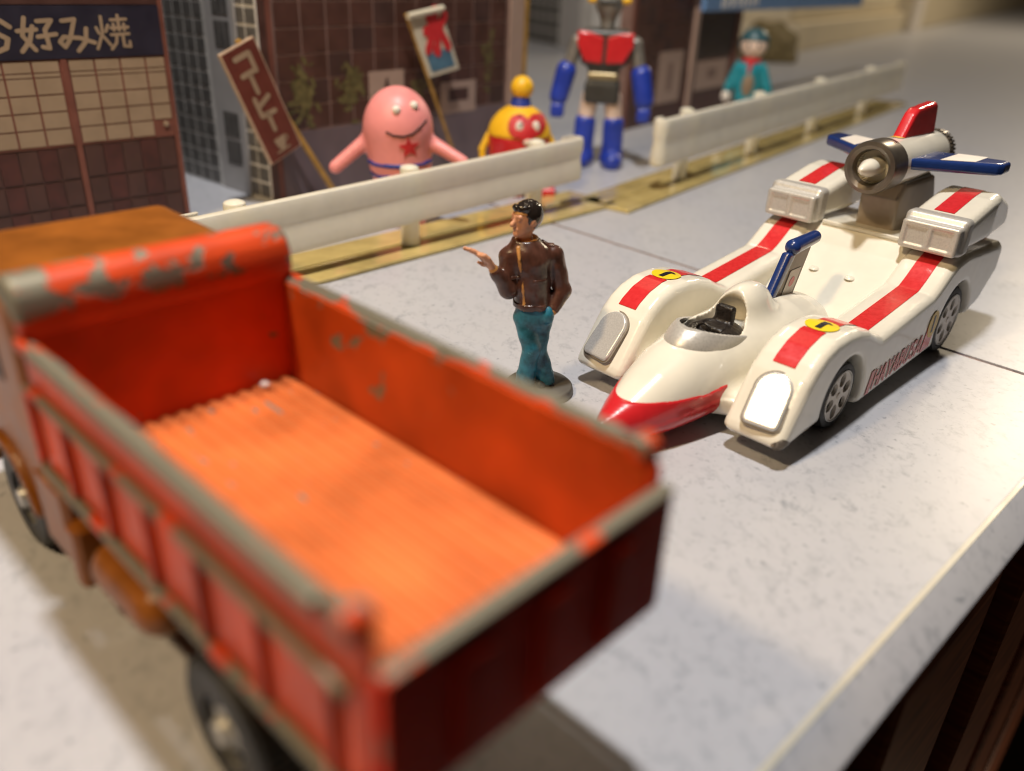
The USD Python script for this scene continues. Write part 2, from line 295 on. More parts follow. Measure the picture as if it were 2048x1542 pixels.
# ================================================================== SETTING
E0, E1 = np.array([2.17, 4.55]), np.array([6.66, 9.07]); ed = (E1 - E0) / np.linalg.norm(E1 - E0); en = np.array([ed[1], -ed[0]])   # near right edge of the board and its outward normal
def board_xy(a, b): return E0 + ed * a - en * b        # a along that edge, b inwards
def board(a0, a1, name):
    prof = [(0.02, -0.62), (-0.33, -0.34), (-0.36, -0.29), (-0.33, -0.24), (-0.05, -0.016), (0.0, -0.003), (0.06, 0.0), (260, 0.0), (260, -0.62)]   # (b, z), with a sloping rim
    v, f, n = [], [], len(prof)
    for a in (a0, a1):
        for b, z in prof: v.append([*board_xy(a, b), z])
    for i in range(n):
        j = (i + 1) % n; f += [[i, n + j, j], [i, n + i, n + j]]
    caps = trimesh.creation.triangulate_polygon(Polygon(prof), engine='earcut')
    key = {tuple(np.round(p, 6)): i for i, p in enumerate(np.array(prof, float))}
    idx = np.array([key[tuple(np.round(p, 6))] for p in caps[0]])
    for t in caps[1]: f += [[*idx[t]], [*(idx[t][::-1] + n)]]
    m = trimesh.Trimesh(v, f, process=False); m.fix_normals()
    p = part('/World', name, m, M['board'], smooth=30); tag(stage.GetPrimAtPath(p), kind='structure'); return p
p = part('/World', 'rim_highlight', bx(-120, 330, -.03, .035, -.03, .005, .004), M['cream']); tag(stage.GetPrimAtPath(p), kind='structure')  # added cream strip: the bright highlight line along the rim put into colour
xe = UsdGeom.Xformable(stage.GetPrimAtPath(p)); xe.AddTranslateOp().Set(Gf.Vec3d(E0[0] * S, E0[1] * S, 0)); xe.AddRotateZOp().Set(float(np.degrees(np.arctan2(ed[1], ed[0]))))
SEAM = 9.95
board(-120, SEAM, 'ground'); board(SEAM + 0.11, 330, 'ground')
p = part('/World', 'ground_seam', bx(0, .11, .05, 260, -.6, -.035), M['rust']); tag(stage.GetPrimAtPath(p), kind='structure')
xs = UsdGeom.Xformable(stage.GetPrimAtPath(p)); c1_ = board_xy(SEAM, 0); xs.AddTranslateOp().Set(Gf.Vec3d(c1_[0] * S, c1_[1] * S, 0)); xs.AddRotateZOp().Set(float(np.degrees(np.arctan2(ed[1], ed[0]))))
p = part('/World', 'table', join(bx(-150, 150, -150, 150, -4, 0)), M['wood']); tag(stage.GetPrimAtPath(p), kind='structure')
xf = UsdGeom.Xformable(stage.GetPrimAtPath(p)); c0 = board_xy(100, 151.2); xf.AddTranslateOp().Set(Gf.Vec3d(c0[0] * S, c0[1] * S, -0.0063)); xf.AddRotateZOp().Set(float(np.degrees(np.arctan2(ed[1], ed[0]))))
p = part('/World', 'floor', bx(-400, 400, -400, 400, -62, -60), M['darkfloor']); tag(stage.GetPrimAtPath(p), kind='structure')
# wooden front of the stand under the board
cr = thing('wooden_stand', 'red brown wooden slats in the dark below the white board edge', 'stand', (*board_xy(8, .40), -22), float(np.degrees(np.arctan2(ed[1], ed[0]))))
for i, (x, w, zt, tw) in enumerate(((-7.6, 2.2, 20.6, .0), (-5.2, 1.3, 20.9, .25), (-3.6, 2.4, 20.2, .1), (-.9, 1.2, 20.9, -.1), (.6, 2.6, 20.5, .2), (3.5, 1.4, 20.8, 0), (5.2, 2.5, 20.4, .15), (8.1, 1.6, 20.8, 0), (10, 3, 20.5, .1))):
    part(cr, 'slat', bx(x, x + w, -.40 - tw, .0, 0, zt, .06), M['wood'])
part(cr, 'rail', bx(-8, 14, .02, .5, 17.5, 19.5, .06), M['wood']); part(cr, 'rail', bx(-8, 14, .02, .5, 3, 5, .06), M['wood'])
# ================================================================== TIPPER TRUCK
TR = thing('tipper_truck', 'old chipped red toy tipper truck with an empty ribbed bed, cropped at the left', 'toy truck', (0.272, 3.658, 0), 137.14)
def chip(edges, floor=0.0, amp=1.0):
    """wear rises near the listed axis-aligned planes (axis, value, reach)"""
    def w(v):
        o = np.full(len(v), floor)
        for ax, val, reach, top in edges: o = np.maximum(o, top * np.clip(1 - np.abs(v[:, ax] - val) / reach, 0, 1) ** 0.6)
        return o * amp
    return w
HB, HW = 1.65, 1.21      # hopper bottom height, half width
def rb(x0, x1, y0, y1, z0, z1, r=0.04, h=0.045):
    c, e = [(x0 + x1) / 2, (y0 + y1) / 2, (z0 + z1) / 2], [(x1 - x0) / 2, (y1 - y0) / 2, (z1 - z0) / 2]
    return nets(lambda p: sdf_box(p, c, e, r), np.array([x0, y0, z0]) - h * 1.3, np.array([x1, y1, z1]) + h * 1.3, h)
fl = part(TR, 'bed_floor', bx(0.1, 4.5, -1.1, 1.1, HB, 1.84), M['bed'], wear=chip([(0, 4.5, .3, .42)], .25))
for i in range(14):
    y = -1.0075 + i * 0.155
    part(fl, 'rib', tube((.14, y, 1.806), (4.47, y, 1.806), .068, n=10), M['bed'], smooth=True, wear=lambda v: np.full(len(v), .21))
TOPZ = 2.92
def side(y0, y1, outer):
    prof = [(0.12, HB), (4.6, HB), (4.6, TOPZ - .02), (0.50, TOPZ), (0.42, TOPZ + .02), (0.30, TOPZ + .03), (0.17, TOPZ - .02), (0.10, TOPZ - .12), (0.09, TOPZ - .22)]
    c, hw = (y0 + y1) / 2, (y1 - y0) / 2
    return nets(lambda p: sdf_extr(sdf_poly(p[..., 0], p[..., 2], prof), p[..., 1] - c, hw, .035), (-.05, y0 - .06, HB - .06), (4.75, y1 + .06, TOPZ + .2), .04)
for sgn, nm in ((1, None), (-1, None)):
    y0, y1 = sorted((sgn * HW, sgn * (HW - .085)))
    sp = part(TR, 'side_wall', side(y0, y1, sgn), M['truck'], smooth=40, wear=chip([(2, TOPZ, .10, .72), (2, TOPZ - .06, .5, .36)], .27))
    o0, o1 = sorted((sgn * HW, sgn * (HW + .075)))
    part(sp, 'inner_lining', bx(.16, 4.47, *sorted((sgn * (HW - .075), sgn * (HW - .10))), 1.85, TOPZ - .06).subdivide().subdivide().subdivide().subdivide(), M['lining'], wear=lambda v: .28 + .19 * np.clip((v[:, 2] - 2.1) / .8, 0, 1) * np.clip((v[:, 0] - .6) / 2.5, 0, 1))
    part(sp, 'top_rail', rb(.45, 4.6, *sorted((sgn * (HW - .02), sgn * (HW + .05))), TOPZ - .11, TOPZ + .012, .03, .035), M['truck'], smooth=40, wear=(lambda v: np.where(v[:, 0] > 4.28, .36, .69) + .04 * np.sin(v[:, 0] * 3)), label='top edge worn to bare grey metal')
    part(sp, 'middle_rail', rb(.2, 4.58, o0, o1, 2.44, 2.53, .03, .035), M['truck'], smooth=40, wear=(lambda v: .61 + .06 * np.sin(v[:, 0] * 2.3)))
    part(sp, 'bottom_rail', rb(.15, 4.6, o0, o1, HB - .02, HB + .10, .03, .035), M['truck'], smooth=40, wear=(lambda v: .64 + .06 * np.sin(v[:, 0] * 2.9 + 1)), label='lower edge worn to bare grey metal')
    for k in range(7):
        x = .35 + k * .70
        part(sp, 'side_rib', rb(x, x + .10, o0, o1 - .01 if sgn > 0 else o1, HB + .105, 2.435, .03, .035), M['truck'], smooth=40, wear=chip([(1, sgn * (HW + .07), .03, .40)], .22))
    q = lathe([(0, -.09), (.075, -.09), (.10, -.06), (.10, .06), (.075, .09), (0, .09)], 'y', 20, (.24, sgn * (HW - .045), TOPZ - .02))
    part(sp, 'hinge_knob', q, M['truck'], smooth=40, wear=lambda v: np.full(len(v), .46))
# tailgate
tg = part(TR, 'tailgate', rb(-.02, .075, -HW, HW, HB + .02, 2.70, .035, .04), M['gate'], smooth=40, wear=chip([(2, 2.70, .05, .62), (2, HB, .04, .5), (1, HW, .03, .5), (1, -HW, .03, .5)], .12))
part(tg, 'gate_rim', rb(-.04, .085, -HW + .02, HW - .02, 2.64, 2.715, .03, .03), M['truck'], smooth=40, wear=(lambda v: .60 + .07 * np.sin(v[:, 1] * 4.0)), label='top edge worn to bare grey metal')
for y in (-.62, 0.0, .62): part(tg, 'gate_rib', rb(-.065, -.01, y - .14, y + .14, HB + .12, 2.55, .03, .035), M['gate'], smooth=40, wear=chip([(0, -.065, .01, .2)], .1))
# front wall with the rounded cab guard
cx, cz, ra = 4.62, 3.06, .30
fw = part(TR, 'front_wall', rb(4.48, 4.62, -HW + .005, HW - .005, HB, 3.12, .03, .045), M['truck'], smooth=40, wear=chip([(2, 3.0, .05, .25), (1, -HW, .08, .3)], .325))
LP = [(4.48, 2.90), (4.45, 3.02), (4.45, 3.14), (4.48, 3.25), (4.55, 3.34), (4.65, 3.385), (4.76, 3.38), (4.87, 3.32), (4.93, 3.22), (4.93, 3.10), (4.80, 3.10), (4.62, 3.02), (4.62, 2.90)]
def lipf(p): return sdf_extr(sdf_poly(p[..., 0], p[..., 2], LP), p[..., 1], HW + .01, .035)
def lipwear(v):
    w = np.where(v[:, 2] > 3.04, .462, .24) + .10 * np.clip((np.abs(v[:, 1]) - (HW - .12)) / .12, 0, 1) + .05 * np.clip((v[:, 1] - .2) / .8, 0, 1) * (v[:, 2] > 3.1)
    return w
part(fw, 'cab_guard', nets(lipf, (4.36, -HW - .08, 2.8), (5.05, HW + .1, 3.5), .04), M['truck'], smooth=True, wear=lipwear, label='rounded upper lip with big grey paint chips')
cr2 = math.radians(137.14); qx, qy = 4.36, -.74
crumb = thing('paper_crumb', 'tiny white crumb lying on the bed floor against its front wall', 'crumb', (.272 + math.cos(cr2) * qx - math.sin(cr2) * qy, 3.658 + math.sin(cr2) * qx + math.cos(cr2) * qy, 1.87))
ic = trimesh.creation.icosphere(2, .045); ic.vertices *= (.7 + .7 * meshkit.noise(ic.vertices * 40 + 5))[:, None]; ic.vertices[:, 2] += .03; part(crumb, 'crumb', ic, M['offwhite'])
# chassis, cab, wheels
part(TR, 'chassis', join(bx(.6, 6.9, -.55, .55, .75, 1.35, .05), bx(.5, 4.6, -.75, .75, 1.33, 1.62, .04)), M['ochre'])
CP = [(4.98, .85), (4.98, 3.07), (6.96, 3.09), (7.15, 3.0), (7.6, 2.1), (7.65, .7), (5.5, .7)]
cab = part(TR, 'cab', nets(lambda p: sdf_extr(sdf_poly(p[..., 0], p[..., 2], CP), p[..., 1], 1.17, .10) if False else np.maximum(sdf_extr(sdf_poly(p[..., 0], p[..., 2], CP), p[..., 1], 1.17, .10), -np.maximum(np.hypot(p[..., 0] - 6.12, p[..., 2] - .55) - .66, .55 - np.abs(p[..., 1]))), (4.8, -1.3, .55), (7.8, 1.3, 3.3), .05), M['ochre'], smooth=True)
for sg in (1, -1):
    part(cab, 'side_window', bx(5.5, 6.9, *sorted((sg * 1.16, sg * 1.18)), 2.15, 2.8, .008), M['card_dark'])
    part(cab, 'wheel_arch', nets(lambda p: np.maximum(np.maximum(np.abs(np.hypot(p[..., 0] - 6.12, p[..., 2] - .55) - .72) - .04, np.abs(p[..., 1] - sg * 1.16) - .06), .72 - p[..., 2]) - .02, (5.2, sg * 1.16 - .2, .5), (7.1, sg * 1.16 + .2, 1.5), .04), M['ochre'], smooth=True)
    part(TR, 'fuel_tank', nets(lambda p: sdf_cap(p, (3.2, sg * 1.0, .92), (4.0, sg * 1.0, .86), .24), (2.8, sg * 1.0 - .3, .55), (4.4, sg * 1.0 + .3, 1.25), .05), M['ochre'], smooth=True)
    part(TR, 'step', join(bx(4.6, 5.3, *sorted((sg * .7, sg * 1.2)), .55, 1.40, .06), bx(4.4, 4.63, *sorted((sg * .8, sg * 1.22)), .42, 1.1, .05)), M['ochre'])
    for x, r in ((6.12, .56), (2.05, .57)):
        yo, yi = sg * 1.15, sg * .72
        lo, hi = sorted((yo, yi))
        pr = [(.30, lo), (r * .93, lo), (r, lo + .05), (r, hi - .05), (r * .93, hi), (.30, hi)]
        wh = part(TR, 'wheel', lathe(pr, 'y', 56, (x, 0, r)), M['rubber'], smooth=30)
        tread = join(*[trimesh.Trimesh(*(lambda b: (b.vertices @ np.array([[math.cos(a), 0, math.sin(a)], [0, 1, 0], [-math.sin(a), 0, math.cos(a)]]) + [x, 0, r], b.faces))(bx(r - .01, r + .022, lo + .03, hi - .03, -.018, .018)), process=False) for a in np.linspace(0, 2 * np.pi, 40, endpoint=False)])
        part(wh, 'tread', tread, M['rubber'])
        hubp = [(0, .10), (.10, .10), (.12, .03), (.24, .0), (.37, .02), (.405, .06), (.42, 0.0), (.42, -.05)]
        hb = lathe([(a, yo + sg * (b - .06)) for a, b in (hubp if sg < 0 else hubp[::-1])], 'y', 36, (x, 0, r))
        hb.fix_normals(); part(wh, 'hub', hb, M['hub'], smooth=35)
        part(wh, 'hub_hole', join(*[lathe([(0, yo + sg * (-.055)), (.045, yo + sg * (-.055)), (.045, yo + sg * (-.025)), (0, yo + sg * -.025)], 'y', 10, (x + .22 * math.cos(t), 0, r + .22 * math.sin(t))) for t in np.arange(6) * np.pi / 3]), M['black'])
# ================================================================== RACE CAR
CAR = thing('toy_race_car', 'white toy racing car with red stripes and a rocket engine on its tail', 'toy car', (3.0762, 11.1519, 0), 225.907)
FP = [(1.20, .26), (1.285, .34), (1.25, .44), (.80, 1.10), (.62, 1.27), (.40, 1.40), (.10, 1.49), (-.25, 1.50), (-.60, 1.46), (-.95, 1.36), (-1.25, 1.21), (-1.47, 1.13), (-3.22, 1.33), (-3.42, 1.43), (-3.75, 1.64), (-4.0, 1.74), (-4.4, 1.79), (-6.15, 1.66), (-6.26, 1.55), (-6.28, 1.12), (-5.65, .62), (-5.2, .52), (-3.7, .26), (-1.1, .14), (-.9, .24), (0, .3)]
WF, WR = (-.42, .50, .50), (-4.42, .60, .58)          # wheels: x, z, radius
def fender_l(p):
    x, y, z = p[..., 0], p[..., 1], p[..., 2]
    tip = np.clip((x - .2) / 1.0, 0, 1)
    d = sdf_extr(sdf_poly(x, z, FP), y - 1.29 - .01 * tip, .43 + .02 * tip, .13)
    for wx, wz, wr in (WF, WR):
        arch = np.maximum(np.hypot(x - wx, z - wz) - (wr + .12), 1.28 - y)
        d = -smin(-d, arch, .05)
        # raised lip round the arch
    return d
def car_mesh(f, lo, hi, h): return nets(f, lo, hi, h)
fender_mesh = car_mesh(fender_l, (-6.45, .75, .02), (1.45, 1.9, 1.95), .034)
def drape(f, P, lift=.008, top=2.6):
    """points P (n, 2) dropped from above on the surface f = 0 and lifted off it"""
    P = np.asarray(P, float); z = np.full(len(P), top)
    for _ in range(90):
        d = f(np.column_stack([P, z])); z = np.where(d > .0005, z - np.clip(d * .7, .0005, .1), z)
    p = np.column_stack([P, z]); e = .012
    g = np.stack([f(p + e * np.eye(3)[k]) - f(p - e * np.eye(3)[k]) for k in range(3)], 1)
    return p + lift * g / np.linalg.norm(g, axis=1, keepdims=True)
def sheet(f, nu, nv, fn, lift=.008, top=2.6):
    u, v = np.meshgrid(np.linspace(0, 1, nu), np.linspace(0, 1, nv), indexing='ij')
    P = np.array([fn(a, b) for a, b in zip(u.ravel(), v.ravel())])
    V = drape(f, P, lift, top); i = np.arange(nu * nv).reshape(nu, nv)
    F = np.concatenate([np.stack([i[:-1, :-1], i[1:, :-1], i[1:, 1:]], -1).reshape(-1, 3), np.stack([i[:-1, :-1], i[1:, 1:], i[:-1, 1:]], -1).reshape(-1, 3)])
    m = trimesh.Trimesh(V, F, process=False)
    if m.face_normals[:, 2].mean() < 0: m.invert()
    return m
SA, SB = 1.13, 1.45
decals = [('red_stripe', 'red', sheet(fender_l, 26, 7, lambda u, v: (.70 - .72 * u, SA + (SB - SA) * v))),
          ('red_stripe', 'red', sheet(fender_l, 130, 7, lambda u, v: (-.40 - 5.7 * u, SA + (SB - SA) * v))),
          ('number_disc', 'yellow', sheet(fender_l, 12, 40, lambda u, v: (-.22 + (.004 + .206 * u) * math.cos(6.2832 * v) * 1.05, 1.29 + (.004 + .226 * u) * math.sin(6.2832 * v)), .016)),
          ('number_one', 'black', join(sheet(fender_l, 14, 5, lambda u, v: (-.07 - .30 * u, 1.25 + .085 * v), .022), sheet(fender_l, 6, 6, lambda u, v: (-.30 - .07 * u, 1.335 + .075 * v * (1 - u)), .022)))]
lampn = np.array([.775, .10, .622]); lampn /= np.linalg.norm(lampn); lampe = np.cross([0, 0, 1.], lampn); lampe /= np.linalg.norm(lampe); lampt = np.cross(lampn, lampe)
lamp_o = np.array([.995, 1.345, .79])
lshape = unary_union([rbox(-.255, .255, -.39, .14, .09), Point(0, .13).buffer(.255, quad_segs=10)])
def chamfer_plate(shape, d, o, ex, ey, b=.03):
    a = plate(shape, d - b, o, ex, ey); c = plate(shape.buffer(-b), d, o, ex, ey, 0.0); return join(a, c)
def pillow(shape_sdf, o, ex, ey, ez, ext, d, r, h):
    """a softly rounded plate: 2D outline sdf(x, y), thickness d along ez"""
    o, ex, ey, ez = [np.asarray(t, float) for t in (o, ex, ey, ez)]
    f = lambda q: sdf_extr(shape_sdf(q[..., 0], q[..., 1]), q[..., 2], d, r)
    v, fc = nets(f, (-ext[0], -ext[1], -d - .05), (ext[0], ext[1], d + .05), h)
    return trimesh.Trimesh(o + v[:, :1] * ex + v[:, 1:2] * ey + v[:, 2:] * ez, fc, process=False)
lpts = np.array(lshape.simplify(.004).exterior.coords)[:-1]
lens = pillow(lambda x, y: sdf_poly(x, y, lpts), lamp_o, lampe, lampt, lampn, (.32, .46), .085, .035, .018)
if np.cross((0, 1, 0), lampt) @ lampn < 0: pass
ring = plate(lshape.buffer(.022).difference(lshape.buffer(-.03)), .035, lamp_o + .022 * lampn, lampe, lampt, -.0175)
pr0 = [(1.02, .72), (2.46, .72)]
def pod_f(p):     # side pod on the left rear fender: rounded box, tapered tail
    x, y, z = p[..., 0], p[..., 1], p[..., 2]
    top = [(-4.05, 1.86), (-3.98, 2.36), (-5.0, 2.56), (-5.4, 2.60), (-6.15, 2.36), (-6.40, 2.10), (-6.3, 1.86)]
    t = np.clip((-x - 5.2) / 1.2, 0, 1)
    return sdf_extr(sdf_poly(x, z, top), y - 1.22, .48 - .10 * t, .13)
pod_mesh = nets(pod_f, (-6.6, .6, 1.7), (-3.85, 1.85, 2.75), .034)
def intake_f(p):
    d = sdf_box(p, (-4.02, 1.22, 2.10), (.16, .50, .30), .09)
    d = smin(d, sdf_box(p, (-3.83, 1.22, 2.055), (.14, .455, .235), .05), .06)
    for y in (1.02, 1.42): d = -smin(-d, sdf_box(p, (-3.66, y, 2.06), (.06, .165, .155), .02), .02)
    return d
intake_mesh = nets(intake_f, (-4.3, .66, 1.74), (-3.6, 1.78, 2.46), .022)
for sg in (1, -1):
    T = (lambda m: m) if sg > 0 else sym
    side_word = 'left' if sg > 0 else 'right'
    fd = part(CAR, 'fender', T(trimesh.Trimesh(*fender_mesh, process=False)), M['white'], smooth=True)
    for nm, mt, ms in decals:
        if sg < 0 and nm == 'number_one': ms = join(sheet(fender_l, 14, 5, lambda u, v: (-.07 - .30 * u, 1.25 + .085 * v), .022), sheet(fender_l, 6, 6, lambda u, v: (-.30 - .07 * u, 1.25 - .075 * v * (1 - u)), .022))
        part(fd, nm, T(ms), M[mt], smooth=True)
    part(CAR, 'headlamp', T(lens), M['chrome'], smooth=True)
    part(fd, 'lamp_seam', T(ring), M['groove'])
    pd = part(CAR, 'side_pod', T(trimesh.Trimesh(*pod_mesh, process=False)), M['white'], smooth=True)
    part(pd, 'intake', T(trimesh.Trimesh(*intake_mesh, process=False)), M['silver'], smooth=True)
    part(pd, 'red_stripe', T(sheet(pod_f, 30, 6, lambda u, v: (-4.18 - 1.95 * u, 1.04 + .32 * v))), M['red'], smooth=True)
    for wx, wz, wr in (WF, WR):
        yo, yi = 1.66, 1.22
        prof = [(.30, yi), (wr * .95, yi), (wr, yi + .04), (wr, yo - .05), (wr * .95, yo - .01), (wr * .80, yo), (wr * .74, yo - .05), (wr * .7, yo - .16), (.05, yo - .16)]
        wh = part(CAR, 'wheel', T(lathe(prof, 'y', 56, (wx, 0, wz))), M['rubber'], smooth=35)
        R0 = wr * .76
        disc = Point(0, 0).buffer(R0, quad_segs=14)
        for k in range(6):
            a = k * math.pi / 3 + .35
            disc = disc.difference(affinity.rotate(affinity.translate(affinity.scale(Point(0, 0).buffer(.092, quad_segs=6), 1.2, .95), .63 * R0, 0), math.degrees(a), origin=(0, 0)))
        part(wh, 'rim', T(plate(disc, .05, (wx, yo - .055, wz), (-1, 0, 0), (0, 0, 1))), M['offwhite'])
        rr = lathe([(R0 * .93, yo - .02), (R0 * .97, yo + .012), (R0 * 1.02, yo + .008), (R0 * 1.03, yo - .05)], 'y', 48, (wx, 0, wz)); rr.fix_normals()
        part(wh, 'rim_edge', T(rr), M['silver'], smooth=40)
        part(wh, 'axle_cap', T(lathe([(.055, yo - .01), (.05, yo + .01), (0, yo + .015)], 'y', 14, (wx, 0, wz))), M['offwhite'], smooth=40)
# centre fuselage
NX = np.array([-2.30, -2.22, -1.8, -1.3, -.6, .2, .9, 1.37, 1.8, 2.31, 2.6, 2.80])
ZT = np.array([1.02, 1.12, 1.24, 1.30, 1.31, 1.31, 1.27, 1.18, 1.00, .74, .61, .53]); ZB = np.array([.34, .30, .26, .24, .22, .20, .15, .13, .14, .20, .30, .42]); YA = np.array([.55, .60, .70, .76, .76, .72, .65, .57, .48, .32, .18, .05])
def fus_f(p):
    x, y, z = p[..., 0], p[..., 1], p[..., 2]
    xc = np.clip(x, NX[0], NX[-1])
    zt, zb, a = np.interp(xc, NX, ZT), np.interp(xc, NX, ZB), np.interp(xc, NX, YA)
    zm = zb + (zt - zb) * .35
    b = np.where(z > zm, zt - zm, zm - zb)
    n = 2.3
    k = (np.abs(y / a) ** n + np.abs((z - zm) / b) ** n) ** (1 / n)
    d = (k - 1) * np.minimum(a, b) * .9
    return np.maximum(d, np.maximum(x - NX[-1], NX[0] - x))
def floor_f(p):
    t = np.clip((1.0 - p[..., 0]) / 1.6, 0, 1)
    return sdf_box(p, (-.72, 0, .42), (1.62, .95, .16), .1)
CKX = (.02, 1.12)
def cowl_f(p):
    d = sdf_ell(p, (-.42, 0, 1.18), (.62, .355, .52))
    return d
def wind_f(p): return sdf_ell(p, (.42, 0, 1.08), (.93, .49, .46))
def open_f(p):   # cockpit opening: above the rim plane and inside
    x, y, z = p[..., 0], p[..., 1], p[..., 2]
    rim = 1.27 + .19 * np.clip((x - .0) / .95, 0, 1.1)
    hole = np.maximum(np.hypot((x - .45) / .62, y / .40) - 1, 0.95 - z) * .4
    return hole, z - rim
def body_f(p):
    x, y, z = p[..., 0], p[..., 1], p[..., 2]
    d = smin(fus_f(p), floor_f(p), .22)
    d = smin(d, cowl_f(p), .16)
    d = np.maximum(d, -np.maximum(np.maximum(np.hypot((x - .44) / .58, y / .40) - 1, .92 - z) * .4, x - 1.3))
    # headrest niche cut by a leaning plane
    d = np.maximum(d, np.minimum((x + .30 * (z - 1.3)) - .10, 1.30 - z) * 1.0 if False else d)
    nic = sdf_ell(p, (.10, 0, 1.32), (.36, .27, .29))
    return -smin(-d, nic, .03)
body = part(CAR, 'body', nets(body_f, (-2.45, -1.05, .15), (2.95, 1.05, 1.95), .025), M['white'], smooth=True)
def screen_f(p):
    x, y, z = p[..., 0], p[..., 1], p[..., 2]
    rim = 1.12 + .24 * np.clip((x + .05) / .95, 0, 1.1)
    d = np.maximum(wind_f(p), -(wind_f(p) + .05))
    return np.maximum(np.maximum(d, z - rim), np.maximum(1.03 - z + .1 * (1.0 - x) * 0, .08 - x))
part(body, 'windscreen', nets(screen_f, (-.05, -.65, .9), (1.5, .65, 1.6), .016), M['silver'], smooth=True, label='silver wrap-round windscreen')
ck = part(body, 'cockpit', nets(lambda p: np.maximum(sdf_ell(p, (.42, 0, 1.02), (.66, .46, .26)), -sdf_ell(p, (.5, 0, 1.32), (.36, .24, .17))), (-.4, -.6, .7), (1.25, .6, 1.4), .03), M['black_flock'], smooth=True)
part(ck, 'seat', nets(lambda p: smin(sdf_box(p, (.10, 0, 1.28), (.07, .15, .20), .05), sdf_box(p, (.28, 0, 1.17), (.18, .20, .07), .05), .06), (-.1, -.35, .95), (.6, .35, 1.6), .025), M['black_flock'], smooth=True)
part(ck, 'steering_wheel', trimesh.Trimesh(*nets(lambda p: np.hypot(np.hypot(p[..., 1], p[..., 2] - 1.22) - .11, p[..., 0] - .62) - .022, (.55, -.18, 1.05), (.7, .18, 1.4), .015), process=False), M['black_flock'], smooth=True)
def nose_f(p):
    x, y, z = p[..., 0], p[..., 1], p[..., 2]
    lim = .73 - .05 * (2.36 - x) + .08 * np.clip((1.25 - x) / .4, 0, 1)
    lim = np.where(x > 2.36, .73 + 2.2 * (x - 2.36), lim)
    return np.maximum(np.maximum(np.minimum(fus_f(p), np.maximum(fus_f(p), 9)) - .016, z - lim), .86 - x)
part(body, 'red_nose', nets(nose_f, (.8, -.7, .12), (2.95, .7, 1.3), .028), M['red_paint'], smooth=45, label='red underside of the pointed nose')
# tail fin with flag sticker
fin = [(-1.02, 1.24), (-1.22, 1.24), (-1.66, 1.92), (-1.42, 1.95)]
sp = part(CAR, 'nose_fin', nets(lambda p: sdf_extr(sdf_poly(p[..., 0], p[..., 2], fin), p[..., 1], .075, .05), (-1.8, -.15, 1.15), (-.9, .15, 2.05), .022), M['navy'], smooth=True)
part(sp, 'fin_bar', nets(lambda p: sdf_cap(p, (-1.62, 0, 2.0), (-2.28, 0, 2.04), .125, .105), (-2.6, -.2, 1.8), (-1.3, .2, 2.25), .024), M['navy'], smooth=True)
part(sp, 'fin_plate', plate(Polygon([(-1.20, 1.22), (-1.85, 1.22), (-2.18, 1.97), (-1.64, 1.97)]), .07, (0, -.035, 0), (1, 0, 0), (0, 0, 1)).apply_translation((0, .07, 0)), M['gun'])
for y in (.0405, -.0405):
    e = np.array([-.30, 0, .68]); e = e / np.linalg.norm(e); oo = np.array([-1.70, y, 1.44])
    pl_ = plate(rbox(-.17, .17, -.19, .19, .015), .004, oo, (1, 0, 0) if y < 0 else (-1, 0, 0), (0, 0, 1), 0.0)
    pl_.vertices[:, 0] += -.42 * (pl_.vertices[:, 2] - 1.44)
    part(sp, 'flag_sticker', pl_, M['offwhite'])
    dd = plate(Point(0, 0).buffer(.075, quad_segs=8), .004, oo + [0, .005 * np.sign(y), 0], (1, 0, 0) if y < 0 else (-1, 0, 0), (0, 0, 1), 0.0)
    dd.vertices[:, 0] += -.42 * (dd.vertices[:, 2] - 1.44)
    part(sp, 'flag_disc', dd, M['red'])
# rear deck between the fenders
DP = [(-2.46, .36), (-2.50, .74), (-2.80, .98), (-3.70, 1.46), (-3.80, 1.52), (-4.05, 1.80), (-4.15, 1.84), (-6.1, 1.70), (-6.15, 1.1), (-5.6, .55), (-4, .32)]
dk = part(CAR, 'rear_deck', nets(lambda p: sdf_extr(sdf_poly(p[..., 0], p[..., 2], DP), p[..., 1], .93, .05), (-6.3, -1.05, .2), (-2.3, 1.05, 2.0), .036), M['white'], smooth=40)
part(dk, 'panel_edge', bx(-4.07, -4.01, -.70, .70, 1.80, 1.875, .015), M['cream'])
for y in (-.32, .32):
    part(dk, 'stud', lathe([(.09, 0), (.08, .03), (.0, .045)], 'z', 16, (-3.25, y, 1.215)), M['white'], smooth=True)
part(CAR, 'underbody', bx(-5.5, .6, -1.15, 1.15, .30, .52, .04), M['black'])
# rocket engine
BZ, BX = 2.93, -3.78
pyl = part(CAR, 'pylon', nets(lambda p: sdf_extr(sdf_poly(p[..., 0], p[..., 2], [(-4.55, 1.7), (-4.5, 2.35), (-4.7, 2.6), (-6.0, 2.6), (-6.25, 2.2), (-6.0, 1.6)]), p[..., 1], .34, .06), (-6.4, -.45, 1.5), (-4.3, .45, 2.7), .035), M['pylon'], smooth=40)
part(pyl, 'cradle', bx(-5.9, -4.75, -.30, .30, 2.44, 2.66, .04), M['greyplastic'])
rk = part(CAR, 'rocket_engine', lathe([(0, BX - 2.62), (.335, BX - 2.62), (.37, BX - 2.5), (.40, BX - 1.9), (.415, BX - 1.2), (.41, BX - .5), (.30, BX - .45), (0, BX - .45)][::1], 'x', 48, (0, 0, BZ)), M['white'], smooth=35)
part(rk, 'intake_ring', lathe([(.40, BX - .52), (.435, BX - .50), (.435, BX - .06), (.42, BX), (.36, BX + .015), (.30, BX - .03), (.27, BX - .16), (.27, BX - .30)], 'x', 48, (0, 0, BZ)), M['gun'], smooth=40)
part(rk, 'intake_cup', lathe([(.27, BX - .14), (.27, BX - .3), (0.0, BX - .3)], 'x', 40, (0, 0, BZ)), M['cream'], smooth=40)
